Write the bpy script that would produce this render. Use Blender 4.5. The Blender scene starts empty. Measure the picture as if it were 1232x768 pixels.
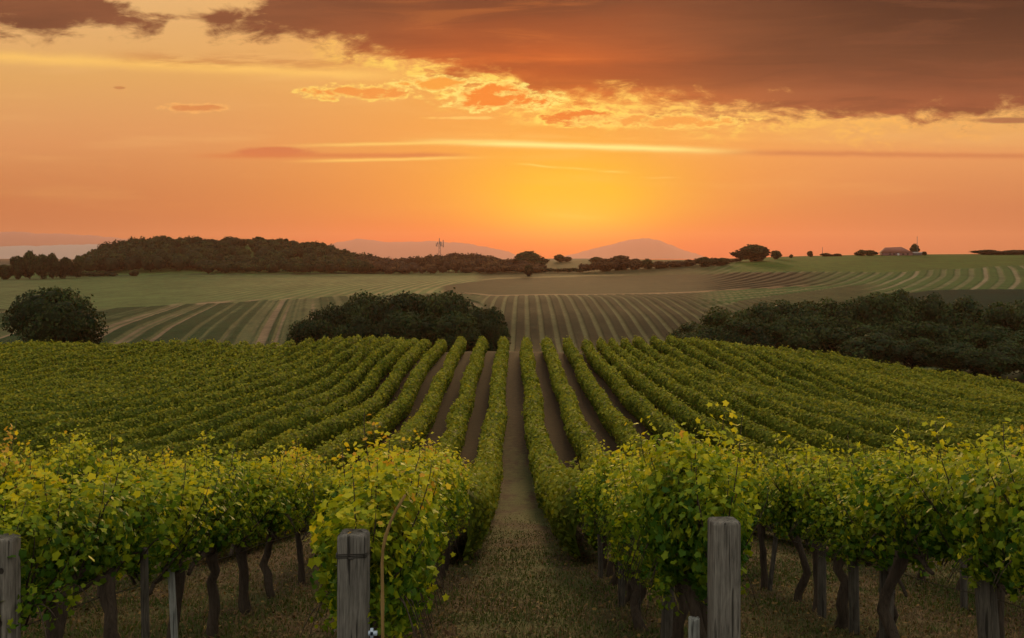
import bpy, math, random
import numpy as np
from mathutils import Vector, Matrix

R = math.radians
rng = np.random.default_rng(7)
random.seed(7)
S = bpy.context.scene
COL = S.collection
EYE = 1.70            # eye height over the ground under the camera
F = 1200.0            # focal length in photo pixels (1232 wide)

# ------------------------------------------------------------------ camera
cam = bpy.data.cameras.new('camera')
cam.sensor_width = 36.0
cam.lens = 36.0 * F / 1232.0
cam.shift_y = -74.0 / 1232.0
cam.clip_start = 0.1
cam.clip_end = 30000
cam_o = bpy.data.objects.new('camera', cam)
COL.objects.link(cam_o)
cam_o.location = (0, 0, EYE)
cam_o.rotation_euler = (R(90), 0, 0)
S.camera = cam_o

# ------------------------------------------------------------------ view / exposure
S.view_settings.view_transform = 'Standard'
S.view_settings.look = 'None'
S.view_settings.exposure = 0.0
S.view_settings.gamma = 1.0
S.view_settings.use_curve_mapping = False
S.render.engine = 'CYCLES'
cy = S.cycles
cy.use_denoising = True
try:
    cy.denoiser = 'OPENIMAGEDENOISE'
except Exception:
    pass
cy.max_bounces = 6
cy.diffuse_bounces = 3
cy.glossy_bounces = 2
cy.transmission_bounces = 4
cy.transparent_max_bounces = 8
cy.volume_bounces = 0
cy.sample_clamp_indirect = 4.0
cy.use_adaptive_sampling = True
cy.adaptive_threshold = 0.02
cy.caustics_reflective = False
cy.caustics_refractive = False

SUN_AZ = math.atan((692 - 616) / F)      # bearing of the sun right of +Y
SUN_EL = R(7.0)
SUN_STRENGTH = 2.2
BACK_SKY_FILL = 1.0


# ------------------------------------------------------------------ node maths helper
def lin(c):
    c = c / 255.0
    return c / 12.92 if c <= 0.04045 else ((c + 0.055) / 1.055) ** 2.4


def rgb(r, g, b):
    return (lin(r), lin(g), lin(b), 1.0)


class V:
    """a float socket with operators"""
    nt = None

    def __init__(s, sock): s.s = sock

    @staticmethod
    def m(op, *a, clamp=False):
        n = V.nt.nodes.new('ShaderNodeMath'); n.operation = op; n.use_clamp = clamp
        for i, x in enumerate(a):
            if isinstance(x, V): V.nt.links.new(x.s, n.inputs[i])
            else: n.inputs[i].default_value = float(x)
        return V(n.outputs[0])

    def __add__(a, b): return V.m('ADD', a, b)
    __radd__ = __add__
    def __sub__(a, b): return V.m('SUBTRACT', a, b)
    def __rsub__(a, b): return V.m('SUBTRACT', b, a)
    def __mul__(a, b): return V.m('MULTIPLY', a, b)
    __rmul__ = __mul__
    def __truediv__(a, b): return V.m('DIVIDE', a, b)
    def __rtruediv__(a, b): return V.m('DIVIDE', b, a)
    def clamp(a): return V.m('ADD', a, 0.0, clamp=True)


def vmax(a, b): return V.m('MAXIMUM', a, b)
def vmin(a, b): return V.m('MINIMUM', a, b)


def sstep(x, a, b):
    """smooth 0..1 as x runs from a to b"""
    n = V.nt.nodes.new('ShaderNodeMapRange'); n.interpolation_type = 'SMOOTHSTEP'
    V.nt.links.new(x.s, n.inputs[0])
    n.inputs[1].default_value = a; n.inputs[2].default_value = b
    if a > b:
        n.inputs[1].default_value = b; n.inputs[2].default_value = a
        n.inputs[3].default_value = 1; n.inputs[4].default_value = 0
    return V(n.outputs[0])


def gauss(x, c, w):
    t = (x - c) / w
    return V.m('EXPONENT', (t * t) * -1.0)


def noise(x, y, sx, sy, detail=5, rough=0.55, z=0.0, dist=0.0):
    c = V.nt.nodes.new('ShaderNodeCombineXYZ')
    for i, q in enumerate((x * (1.0 / sx), y * (1.0 / sy), z)):
        if isinstance(q, V): V.nt.links.new(q.s, c.inputs[i])
        else: c.inputs[i].default_value = q
    n = V.nt.nodes.new('ShaderNodeTexNoise')
    n.inputs['Scale'].default_value = 1.0
    n.inputs['Detail'].default_value = detail
    n.inputs['Roughness'].default_value = rough
    n.inputs['Distortion'].default_value = dist
    V.nt.links.new(c.outputs[0], n.inputs['Vector'])
    return V(n.outputs[0])


def mixc(f, a, b):
    n = V.nt.nodes.new('ShaderNodeMix'); n.data_type = 'RGBA'
    if isinstance(f, V): V.nt.links.new(f.s, n.inputs[0])
    else: n.inputs[0].default_value = f
    for i, q in ((6, a), (7, b)):
        if isinstance(q, (tuple, list)): n.inputs[i].default_value = q
        else: V.nt.links.new(q, n.inputs[i])
    return n.outputs[2]


def ramp(x, stops, interp='LINEAR'):
    n = V.nt.nodes.new('ShaderNodeValToRGB')
    V.nt.links.new(x.s, n.inputs[0])
    cr = n.color_ramp; cr.interpolation = interp
    while len(cr.elements) < len(stops): cr.elements.new(0.5)
    for e, (p, c) in zip(cr.elements, stops):
        e.position = p; e.color = c
    return n.outputs[0]


def fcurve(x, pts, x0, x1, y0, y1):
    """piecewise-smooth function of x through pts"""
    n = V.nt.nodes.new('ShaderNodeFloatCurve')
    t = ((x - x0) / (x1 - x0)).clamp()
    V.nt.links.new(t.s, n.inputs['Value'])
    cv = n.mapping.curves[0]
    P = [((a - x0) / (x1 - x0), (b - y0) / (y1 - y0)) for a, b in pts]
    cv.points[0].location = P[0]; cv.points[-1].location = P[-1]
    for p in P[1:-1]: cv.points.new(*p)
    n.mapping.update()
    return V(n.outputs[0]) * (y1 - y0) + y0


# ------------------------------------------------------------------ world: sunset sky
W = bpy.data.worlds.new('World'); S.world = W
W.use_nodes = True
nt = W.node_tree; nt.nodes.clear(); V.nt = nt
tc = nt.nodes.new('ShaderNodeTexCoord')
sp = nt.nodes.new('ShaderNodeSeparateXYZ'); nt.links.new(tc.outputs['Generated'], sp.inputs[0])
dx, dy, dz = (V(o) for o in sp.outputs)
yy = vmax(dy, 0.22)
PX = 616.0 + dx / yy * F                 # bearing and elevation of a sky direction, in tangent units
PY = 310.0 - dz / yy * F
PYc = vmin(PY, 312.0)
t = (PYc / 312.0).clamp()
edge_c = ramp(t, [(0.0, rgb(228, 180, 118)), (0.30, rgb(224, 168, 98)), (0.55, rgb(219, 150, 96)), (0.8, rgb(194, 118, 84)), (1.0, rgb(170, 100, 84))])
right_c = ramp(t, [(0.0, rgb(228, 180, 118)), (0.45, rgb(234, 178, 100)), (0.60, rgb(228, 155, 100)), (0.8, rgb(200, 122, 92)), (1.0, rgb(180, 98, 86))])
mid_c = ramp(t, [(0.0, rgb(240, 175, 90)), (0.33, rgb(245, 170, 76)), (0.62, rgb(252, 168, 74)), (0.80, rgb(253, 158, 68)), (0.88, rgb(250, 122, 40)), (0.945, rgb(240, 80, 30)), (1.0, rgb(230, 66, 40))])
base = mixc(sstep(PX, 500, 900), edge_c, right_c)
wide = gauss(PX, 660, 290)
base = mixc(wide, base, mid_c)
core = gauss(PX, 688, 120) * gauss(PYc, 240, 56)
base = mixc((core * 1.2).clamp(), base, rgb(254, 200, 40))
hot = gauss(PX, 688, 62) * gauss(PYc, 258, 24)
base = mixc((hot * 0.8).clamp(), base, rgb(255, 212, 60))
soft = noise(PX, PYc, 260, 30, 4, 0.5)
base = mixc((sstep(soft, 0.5, 0.75) * 0.18 * sstep(PYc, 290, 200)).clamp(), base, rgb(255, 205, 130))

# the big cloud bank and its ragged lower edge
n1 = noise(PX, PYc, 150, 44, 8, 0.62, 3.1, 0.4)
n2 = noise(PX, PYc, 46, 20, 7, 0.6, 9.4, 0.6)
n5 = noise(PX, PYc, 13, 6, 5, 0.7, 12.2, 0.5)
n3 = noise(PX, PYc, 420, 60, 5, 0.5, 1.7)
edge = fcurve(PX, [(-600, 60), (0, 48), (60, 50), (110, 44), (150, 42), (195, 36), (226, 14), (250, 28), (300, 46), (400, 58), (450, 68),
                   (500, 86), (545, 102), (600, 106), (660, 112), (740, 128), (820, 136), (960, 138), (1060, 148), (1232, 142), (1800, 130)], -600, 1800, -50, 250)
n4 = noise(PX, PYc, 22, 9, 6, 0.65, 6.2, 0.3)
PYd = PYc + (n1 - 0.5) * 84 + (n2 - 0.5) * 62 + (n4 - 0.5) * 22
mass = sstep(edge - PYd, -8, 20)
# bright opening in the bank at the upper left
hole = gauss(PX, 225, 100) * gauss(PYc, -6, 34)
mass = mass * sstep(hole + (n1 - 0.5) * 1.6 + (n2 - 0.5) * 0.8, 0.66, 0.34)
wispedge = gauss(edge + 9.0 - PYd, 0, 12) * sstep(PX, 330, 480) * sstep(PX, 1330, 980)
fr = (wispedge * sstep(n4 * 0.6 + n5 * 0.4, 0.42, 0.58) * 1.25).clamp()
glow = gauss(PX, 620, 215)
up = (PYc / 150.0).clamp()
c_dark = ramp(up, [(0.0, rgb(128, 78, 52)), (0.5, rgb(122, 76, 50)), (1.0, rgb(168, 100, 66))])
c_lit = ramp(up, [(0.0, rgb(122, 66, 40)), (0.35, rgb(170, 82, 40)), (0.58, rgb(226, 104, 36)), (0.85, rgb(248, 130, 38)), (1.0, rgb(252, 144, 44))])
c_right = ramp(up, [(0.0, rgb(56, 35, 27)), (0.45, rgb(92, 55, 38)), (1.0, rgb(164, 88, 56))])
mc = mixc(sstep(PX, 700, 1150), c_dark, c_right)
mc = mixc(glow, mc, c_lit)
mc = mixc((sstep(n3, 0.45, 0.72) * 0.30).clamp(), mc, mixc(glow, rgb(120, 70, 48), rgb(238, 124, 50)))
mc = mixc((sstep(n3, 0.50, 0.30) * 0.45).clamp(), mc, rgb(80, 48, 36))
mc = mixc((sstep(PX, 760, 1200) * sstep(PYc, 90, -10) * 0.55).clamp(), mc, rgb(50, 32, 25))
n6 = noise(PX + PYc * 2.0, PYc, 240, 30, 7, 0.62, 21.0, 0.8)
mc = mixc((sstep(n6, 0.50, 0.68) * 0.20).clamp(), mc, mixc(glow, rgb(146, 88, 60), rgb(250, 140, 60)))
mc = mixc((sstep(n6, 0.50, 0.34) * 0.30).clamp(), mc, mixc(glow, rgb(62, 38, 30), rgb(150, 70, 36)))
sky = mixc(mass, base, mc)
sky = mixc(fr, sky, mixc(gauss(PX, 620, 330), rgb(244, 176, 92), rgb(255, 214, 96)))


def streak(col, x0, y0, x1, y1, w, c, a=1.0, taper=60, wob=3.0, nz=0.0):
    ln = y0 + (PX - x0) * ((y1 - y0) / (x1 - x0))
    g = gauss(PYc - ln + (n2 - 0.5) * wob * 2, 0, w)
    win = sstep(PX, x0 - taper, x0 + taper) * sstep(PX, x1 + taper, x1 - taper)
    if nz: win = win * sstep(noise(PX, PYc, 60, 8, 4, 0.6, nz), 0.36, 0.6)
    return mixc((g * win * a).clamp(), col, c)


def lens(col, cx, cyy, rx, ry, c, a=1.0, amp=0.55, wisp=None):
    w_ = gauss(PX, cx, rx) * gauss(PYc, cyy, ry)
    q = w_ + ((n2 - 0.5) * amp * 1.2 + (n4 - 0.5) * amp * 1.5) * sstep(w_, 0.04, 0.45)
    if wisp is not None:
        q = q + (n5 - 0.5) * 0.5 * sstep(w_, 0.04, 0.45)
        col = mixc((sstep(q, 0.34, 0.60) * a * (0.35 + sstep(n5, 0.38, 0.60) * 0.75)).clamp(), col, wisp)
    return mixc((sstep(q, 0.56, 0.86) * a).clamp(), col, c)


gl = gauss(PX, 665, 270) * sstep(PYc, 130, 285)
vg = nt.nodes.new('ShaderNodeVectorMath'); vg.operation = 'SCALE'
vg.operation = 'MULTIPLY'; cg = nt.nodes.new('ShaderNodeCombineXYZ')
low = sstep(PYc, 120, 280); hz = sstep(PYc, 262, 308)
nt.links.new((1.0 - low * 0.03).s, cg.inputs[0])
nt.links.new((1.0 - low * 0.06 - hz * gauss(PX, 680, 260) * 0.26).s, cg.inputs[1])
nt.links.new((1.0 - low * 0.38).s, cg.inputs[2])
nt.links.new(sky, vg.inputs[0]); nt.links.new(cg.outputs[0], vg.inputs[1]); sky = vg.outputs[0]
sky = streak(sky, -100, 64, 470, 92, 6.5, rgb(255, 202, 104), 0.75, 70, 4)
sky = streak(sky, 150, 70, 420, 76, 8, rgb(196, 124, 68), 0.55, 60, 8, 2.2)
sky = streak(sky, 540, 171, 850, 181, 3.6, rgb(255, 238, 138), 1.0, 80, 1.4)
sky = streak(sky, 380, 175, 620, 170, 2.0, rgb(255, 214, 110), 0.7, 70, 1)
sky = streak(sky, 560, 163, 900, 168, 3.2, rgb(255, 190, 92), 0.55, 60, 2, 5.1)
sky = lens(sky, 328, 183, 78, 10, rgb(210, 116, 70), 0.9, 0.3)
sky = streak(sky, 250, 188, 545, 187, 3.0, rgb(214, 122, 68), 0.8, 40, 2)
sky = streak(sky, 380, 194, 560, 190, 1.8, rgb(255, 208, 104), 0.8, 50, 1)
sky = streak(sky, 900, 184, 1400, 190, 3.4, rgb(206, 124, 76), 0.8, 60, 2)
sky = lens(sky, 1215, 145, 75, 6, rgb(156, 96, 66), 0.85, 0.3)
sky = lens(sky, 440, 111, 84, 12, rgb(242, 150, 66), 0.95, 1.0, rgb(255, 214, 104))
sky = lens(sky, 528, 100, 56, 13, rgb(248, 160, 60), 0.95, 1.0, rgb(255, 226, 116))
sky = lens(sky, 598, 118, 78, 19, rgb(246, 132, 42), 0.95, 1.0, rgb(255, 230, 120))
sky = lens(sky, 696, 142, 60, 12, rgb(238, 120, 42), 0.9, 1.0, rgb(255, 222, 100))
sky = lens(sky, 800, 146, 120, 9, rgb(246, 160, 70), 0.9, 1.0, rgb(255, 214, 104))
sky = lens(sky, 236, 130, 46, 7, rgb(216, 130, 70), 0.8, 0.7, rgb(244, 180, 100))
sky = lens(sky, 144, 106, 12, 2.5, rgb(190, 118, 66), 0.7, 0.6)
sky = lens(sky, 560, 142, 60, 3, rgb(255, 212, 110), 0.6, 0.8)
sky = streak(sky, 630, 198, 745, 207, 1.3, rgb(255, 222, 110), 0.7, 20, 3, 7.7)
sky = streak(sky, 760, 214, 810, 214, 1.0, rgb(255, 206, 110), 0.5, 15, 2, 6.1)
sky = streak(sky, 660, 258, 720, 262, 3, rgb(255, 216, 74), 0.5, 30, 4)

# overhead and behind: scaled Sky Texture plus an even fill added to brighten the vines
st = nt.nodes.new('ShaderNodeTexSky'); st.sky_type = 'NISHITA'; st.sun_disc = False
st.sun_elevation = SUN_EL; st.sun_rotation = SUN_AZ
st.air_density = 1.4; st.dust_density = 2.0
dome = mixc(0.72, st.outputs[0], (0.0, 0.0, 0.0, 1.0))
vm = nt.nodes.new('ShaderNodeVectorMath'); vm.operation = 'SCALE'
nt.links.new(st.outputs[0], vm.inputs[0]); vm.inputs[3].default_value = 0.08
va = nt.nodes.new('ShaderNodeVectorMath'); va.operation = 'ADD'
nt.links.new(vm.outputs[0], va.inputs[0])
va.inputs[1].default_value = (BACK_SKY_FILL * 0.95, BACK_SKY_FILL * 0.92, BACK_SKY_FILL * 0.74)
front = sstep(dy, 0.15, 0.55) * sstep(dz, 0.62, 0.34)
final = mixc(front, va.outputs[0], sky)
bg = nt.nodes.new('ShaderNodeBackground'); nt.links.new(final, bg.inputs[0]); bg.inputs[1].default_value = 1.0
wo = nt.nodes.new('ShaderNodeOutputWorld'); nt.links.new(bg.outputs[0], wo.inputs[0])
W.cycles.sampling_method = 'MANUAL'; W.cycles.sample_map_resolution = 1024

# ------------------------------------------------------------------ sun
sl = bpy.data.lights.new('sun', 'SUN'); sl.energy = SUN_STRENGTH; sl.angle = R(8)
sl.color = (1.0, 0.62, 0.26)
so = bpy.data.objects.new('sun', sl); COL.objects.link(so)
sd = Vector((math.sin(SUN_AZ) * math.cos(SUN_EL), math.cos(SUN_AZ) * math.cos(SUN_EL), math.sin(SUN_EL)))
so.rotation_euler = sd.to_track_quat('Z', 'Y').to_euler()
so.location = (0, 0, 60)


# ------------------------------------------------------------------ terrain height
def smooth(a, k, axis=0):
    if k < 2: return a
    w = np.hanning(k + 2)[1:-1]; w /= w.sum()
    pad = k // 2
    return np.apply_along_axis(lambda v: np.convolve(np.pad(v, pad, mode='reflect', reflect_type='odd'), w, 'valid')[:len(v)], axis, a)


NY = np.linspace(-80, 160, 961)
ND = smooth(np.interp(NY, [-80, -20, 0, 31, 40, 50, 62, 78, 93, 104, 120, 140, 160],
                      [-2.0, -0.9, 1.65, 7.95, 9.0, 9.25, 9.3, 9.0, 8.72, 10.2, 13.6, 16.0, 16.2]), 25)
# far country: pixels below eye level at each distance, for several bearings
FU = [-0.95, -0.52, -0.32, -0.15, 0.0, 0.10, 0.22, 0.34, 0.50, 0.95]
FD = [100, 120, 145, 170, 200, 240, 300, 400, 500, 600, 700, 850, 1100, 1600, 3300]
FS = [[100, 132, 128, 104, 82, 70, 60, 42, 31, 24, 17, 10, 6, 4, 1.5],
      [100, 132, 128, 104, 82, 70, 60, 42, 31, 24, 17, 10, 6, 4, 1.5],
      [100, 132, 128, 106, 84, 70, 57, 40, 29, 22, 15, 8, 8, 6, 3.0],
      [100, 132, 128, 108, 86, 66, 51, 38, 28, 22, 16, 12, 9, 7, 3.5],
      [100, 132, 128, 108, 72, 49, 43, 34, 27, 21, 15, 6, 1, 2, 3.0],
      [100, 132, 128, 106, 70, 48, 42, 33, 25, 17, 10, 2, 1, 2, 3.0],
      [100, 132, 128, 104, 72, 52, 42, 30, 17, 5, 0, 3, 5, 6, 3.5],
      [104, 136, 128, 102, 76, 58, 45, 28, 12, -1, -4, 2, 6, 7, 4.0],
      [112, 140, 128, 100, 78, 60, 44, 24, 9, -2, -5, 0, 6, 8, 4.0],
      [112, 140, 128, 100, 78, 60, 44, 24, 9, -2, -5, 0, 6, 8, 4.0]]
LD = np.linspace(math.log(100), math.log(3300), 500)
LU = np.linspace(-0.95, 0.95, 191)
_a = np.array([np.interp(LD, np.log(FD), r) for r in FS])
_a = np.array([np.interp(LU, FU, _a[:, j]) for j in range(len(LD))]).T      # [u, d]
_a = smooth(smooth(_a, 25, 1), 19, 0)
FT = _a


def far_s(u, y):
    uu = np.clip((u + 0.95) / 1.9 * 190, 0, 189.999)
    dd = np.clip((np.log(np.clip(y, 100, 3300)) - LD[0]) / (LD[-1] - LD[0]) * 499, 0, 498.999)
    i = uu.astype(int); j = dd.astype(int); a = uu - i; b = dd - j
    s = FT[i, j] * (1 - a) * (1 - b) + FT[i + 1, j] * a * (1 - b) + FT[i, j + 1] * (1 - a) * b + FT[i + 1, j + 1] * a * b
    # wooded hill on the left
    s = s - 28 * np.exp(-((u + 0.29) / 0.115) ** 4) * np.exp(-((np.log(np.maximum(y, 100)) - math.log(760)) / 0.10) ** 2)
    return s


def H(x, y):
    x = np.asarray(x, float); y = np.asarray(y, float)
    n = np.interp(y, NY, ND)
    w = np.clip((y - 40) / 45, 0, 1); w = w * w * (3 - 2 * w)
    n = n + w * (3.7 * (np.clip((x - 14), 0, 60) / 30) ** 1.5) + w * 0.55 * np.clip((-x - 12) / 40, 0, 1) 
    und = np.clip((y - 22) / 25, 0, 1)
    n = n + und * (0.34 * np.sin(x * 0.21 + 1.3 + 0.03 * y) * np.sin(y * 0.13 + 0.4) + 0.16 * np.sin(x * 0.43 + y * 0.19)) * np.clip(np.abs(x) / 10, 0, 1)
    ys = np.maximum(y, 100)
    f = far_s(x / ys, ys) / F * ys
    b = np.clip((y - 97) / 30, 0, 1); b = b * b * (3 - 2 * b)
    return EYE - (n * (1 - b) + f * b)


def h(x, y): return float(H(x, y))


def dist_at(px, py, lo=150, hi=1500):
    """distance at which the bearing px meets ground seen at height py"""
    d = np.linspace(lo, hi, 3000)
    s = far_s(np.full_like(d, (px - 616) / F), d) + 310
    k = np.nonzero(s <= py)[0]
    return float(d[k[0]]) if len(k) else hi


# ------------------------------------------------------------------ mesh helpers
def mesh(name, verts, faces, mat, parent=None, attrs=None, smooth_=False):
    """verts (n,3); faces: (m,k) array or a list of such arrays; attrs {name: per-vertex float}"""
    me = bpy.data.meshes.new(name)
    verts = np.asarray(verts, np.float32)
    fl = faces if isinstance(faces, list) else [faces]
    fl = [np.asarray(f, np.int32) for f in fl if len(f)]
    loops = np.concatenate([f.ravel() for f in fl])
    tot = np.concatenate([np.full(len(f), f.shape[1], np.int32) for f in fl])
    st_ = np.concatenate([[0], np.cumsum(tot)[:-1]]).astype(np.int32)
    me.vertices.add(len(verts)); me.vertices.foreach_set('co', verts.ravel())
    me.loops.add(len(loops)); me.loops.foreach_set('vertex_index', loops)
    me.polygons.add(len(tot)); me.polygons.foreach_set('loop_start', st_)
    me.polygons.foreach_set('loop_total', tot)
    if smooth_: me.polygons.foreach_set('use_smooth', np.ones(len(tot), bool))
    me.update(calc_edges=True)
    for k, a in (attrs or {}).items():
        a = np.asarray(a, np.float32)
        if a.ndim == 1:
            at = me.attributes.new(k, 'FLOAT', 'POINT'); at.data.foreach_set('value', a)
        else:
            at = me.attributes.new(k, 'FLOAT_COLOR', 'POINT'); at.data.foreach_set('color', a.ravel())
    if mat is not None: me.materials.append(mat)
    o = bpy.data.objects.new(name, me); COL.objects.link(o)
    if parent is not None: o.parent = parent
    return o


def thing(name, label, cat, loc=(0, 0, 0), rz=0.0, group=None):
    o = bpy.data.objects.new(name, None); COL.objects.link(o)
    o.empty_display_size = 0.3
    o.location = loc; o.rotation_euler = (0, 0, rz)
    o['label'] = label; o['category'] = cat
    if group: o['group'] = group
    return o


def tag(o, label, cat, group=None, kind=None):
    o['label'] = label; o['category'] = cat
    if group: o['group'] = group
    if kind: o['kind'] = kind
    return o


def dup(root, loc, rz, scale, label, group=None, rename=None):
    r = root.copy(); COL.objects.link(r); r.location = loc; r.rotation_euler = (0, 0, rz)
    r.scale = scale if isinstance(scale, tuple) else (scale,) * 3
    r['label'] = label
    if group: r['group'] = group
    for ch in list(root.children):
        c = ch.copy(); COL.objects.link(c); c.parent = r
        for g in list(ch.children):
            d = g.copy(); COL.objects.link(d); d.parent = c
    return r


def grid(xs2, ys2, zs2):
    """structured grid arrays [i,j] -> verts, quads"""
    n, m = xs2.shape
    v = np.stack([xs2.ravel(), ys2.ravel(), zs2.ravel()], 1)
    i = np.arange(n * m).reshape(n, m)
    f = np.stack([i[:-1, :-1].ravel(), i[1:, :-1].ravel(), i[1:, 1:].ravel(), i[:-1, 1:].ravel()], 1)
    return v, f


def tube(pts, rad, seg=8, rough=0.0, flat=None):
    """tapered tube along pts; returns verts, quad faces, cap faces"""
    pts = np.asarray(pts, float); rad = np.broadcast_to(np.asarray(rad, float), (len(pts),))
    T = np.gradient(pts, axis=0); T /= np.linalg.norm(T, axis=1)[:, None] + 1e-9
    ref = np.array([1.0, 0.13, 0.0]) if abs(T[0][0]) < 0.8 else np.array([0.0, 1.0, 0.1])
    vs = []
    for p, t_, r in zip(pts, T, rad):
        a = np.cross(t_, ref); a /= np.linalg.norm(a) + 1e-9
        b = np.cross(t_, a)
        th = np.linspace(0, 2 * math.pi, seg, endpoint=False)
        rr = r * (1 + rough * rng.uniform(-1, 1, seg))
        vs.append(p + np.outer(np.cos(th) * rr, a) + np.outer(np.sin(th) * rr, b))
    v = np.concatenate(vs)
    k = np.arange(len(pts) * seg).reshape(len(pts), seg)
    k2 = np.roll(k, -1, 1)
    f = np.stack([k[:-1].ravel(), k2[:-1].ravel(), k2[1:].ravel(), k[1:].ravel()], 1)
    caps = np.stack([k[0][::-1], k[-1]])
    return v, f, caps


class Acc:
    """accumulates tubes etc. into one mesh"""
    def __init__(s): s.v = []; s.f = {}; s.n = 0; s.t = []
    def add(s, v, *fs, t=0.5):
        s.v.append(v)
        for f in fs:
            f = np.asarray(f); s.f.setdefault(f.shape[1], []).append(f + s.n)
        s.n += len(v); s.t.append(np.broadcast_to(np.asarray(t, float), (len(v),)))
    def build(s, name, mat, parent=None, sm=True):
        return mesh(name, np.concatenate(s.v), [np.concatenate(a) for a in s.f.values()], mat, parent, {'tint': np.concatenate(s.t)}, sm)


def box(x0, x1, y0, y1, z0, z1):
    v = np.array([(x, y, z) for z in (z0, z1) for x, y in ((x0, y0), (x1, y0), (x1, y1), (x0, y1))], float)
    f = np.array([(3, 2, 1, 0), (4, 5, 6, 7), (0, 1, 5, 4), (1, 2, 6, 5), (2, 3, 7, 6), (3, 0, 4, 7)])
    return v, f


# ------------------------------------------------------------------ materials
def new_mat(name):
    m = bpy.data.materials.new(name); m.use_nodes = True
    n = m.node_tree; n.nodes.clear(); V.nt = n
    out = n.nodes.new('ShaderNodeOutputMaterial')
    return m, n, out


def pos(n):
    t_ = n.nodes.new('ShaderNodeTexCoord')
    s_ = n.nodes.new('ShaderNodeSeparateXYZ'); n.links.new(t_.outputs['Object'], s_.inputs[0])
    return t_, [V(o) for o in s_.outputs]


def attr(n, name):
    a = n.nodes.new('ShaderNodeAttribute'); a.attribute_name = name
    return a


def leaf_mat(name, stops, trans=0.35, rough=0.55, spec=0.25, hue_obj=0.05, patch=1.2, tcol=(1.35, 1.25, 0.5)):
    m, n, out = new_mat(name)
    a = attr(n, 'tint'); tv = V(a.outputs['Fac'])
    g = n.nodes.new('ShaderNodeNewGeometry')
    s_ = n.nodes.new('ShaderNodeSeparateXYZ'); n.links.new(g.outputs['Position'], s_.inputs[0])
    x, y, z = (V(o) for o in s_.outputs)
    cl = noise(x, y, patch, patch, 3, 0.5, z * (1.0 / patch))
    oi = n.nodes.new('ShaderNodeObjectInfo')
    tv = tv + (cl - 0.5) * 0.5 + (V(oi.outputs['Random']) - 0.5) * hue_obj
    col = ramp(tv.clamp(), stops)
    p = n.nodes.new('ShaderNodeBsdfPrincipled')
    n.links.new(col, p.inputs['Base Color'])
    p.inputs['Roughness'].default_value = rough
    p.inputs['Specular IOR Level'].default_value = spec
    if trans > 0:
        tr = n.nodes.new('ShaderNodeBsdfTranslucent')
        vm_ = n.nodes.new('ShaderNodeVectorMath'); vm_.operation = 'MULTIPLY'
        n.links.new(col, vm_.inputs[0]); vm_.inputs[1].default_value = tcol
        n.links.new(vm_.outputs[0], tr.inputs[0])
        mx = n.nodes.new('ShaderNodeMixShader'); mx.inputs[0].default_value = trans
        n.links.new(p.outputs[0], mx.inputs[1]); n.links.new(tr.outputs[0], mx.inputs[2])
        n.links.new(mx.outputs[0], out.inputs[0])
    else:
        n.links.new(p.outputs[0], out.inputs[0])
    return m


def c4(r, g, b): return (r, g, b, 1)


M = {}
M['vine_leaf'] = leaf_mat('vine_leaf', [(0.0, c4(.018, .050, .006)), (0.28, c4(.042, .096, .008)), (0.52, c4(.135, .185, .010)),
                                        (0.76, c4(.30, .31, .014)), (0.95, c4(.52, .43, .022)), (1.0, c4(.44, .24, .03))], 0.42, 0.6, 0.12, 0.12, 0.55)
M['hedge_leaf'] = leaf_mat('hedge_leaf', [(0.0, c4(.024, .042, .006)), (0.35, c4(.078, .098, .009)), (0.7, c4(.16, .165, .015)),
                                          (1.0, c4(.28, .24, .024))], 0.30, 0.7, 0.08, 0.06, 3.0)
M['tree_leaf'] = leaf_mat('tree_leaf', [(0.0, c4(.006, .012, .004)), (0.5, c4(.016, .026, .007)), (1.0, c4(.040, .052, .012))], 0.2, 0.7, 0.1, 0.2, 5.0)
M['far_leaf'] = leaf_mat('far_leaf', [(0.0, c4(.004, .008, .004)), (0.5, c4(.012, .020, .008)), (1.0, c4(.038, .052, .016))], 0.0, 0.8, 0.05, 0.2, 20.0)
M['willow_leaf'] = leaf_mat('willow_leaf', [(0.0, c4(.010, .018, .007)), (0.5, c4(.022, .034, .010)), (1.0, c4(.050, .064, .018))], 0.2, 0.7, 0.1, 0.2, 5.0)
M['russet_leaf'] = leaf_mat('russet_leaf', [(0.0, c4(.016, .010, .007)), (0.5, c4(.042, .022, .012)), (1.0, c4(.10, .055, .022))], 0.0, 0.8, 0.05, 0.2, 10.0)
M['grass'] = leaf_mat('grass', [(0.0, c4(.030, .052, .010)), (0.35, c4(.055, .070, .016)), (0.6, c4(.060, .042, .018)), (1.0, c4(.16, .10, .05))], 0.25, 0.7, 0.1, 0.0, 1.3)


def bark_mat(name, c0, c1, bump=0.6, sc=1.0):
    m, n, out = new_mat(name)
    t_, (x, y, z) = pos(n)
    a = noise(x, y, 0.02 * sc, 0.02 * sc, 5, 0.65, z * (1 / (0.16 * sc)), 0.5)
    b = noise(x, y, 0.15 * sc, 0.15 * sc, 3, 0.5, z * (1 / (0.3 * sc)))
    col = ramp((a * 0.7 + b * 0.4 - 0.05).clamp(), [(0.28, c0), (0.7, c1)])
    p = n.nodes.new('ShaderNodeBsdfPrincipled'); n.links.new(col, p.inputs['Base Color'])
    p.inputs['Roughness'].default_value = 0.9; p.inputs['Specular IOR Level'].default_value = 0.15
    bp = n.nodes.new('ShaderNodeBump'); bp.inputs['Strength'].default_value = bump; bp.inputs['Distance'].default_value = 0.02 * sc
    n.links.new(a.s, bp.inputs['Height']); n.links.new(bp.outputs[0], p.inputs['Normal'])
    n.links.new(p.outputs[0], out.inputs[0])
    return m


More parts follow.
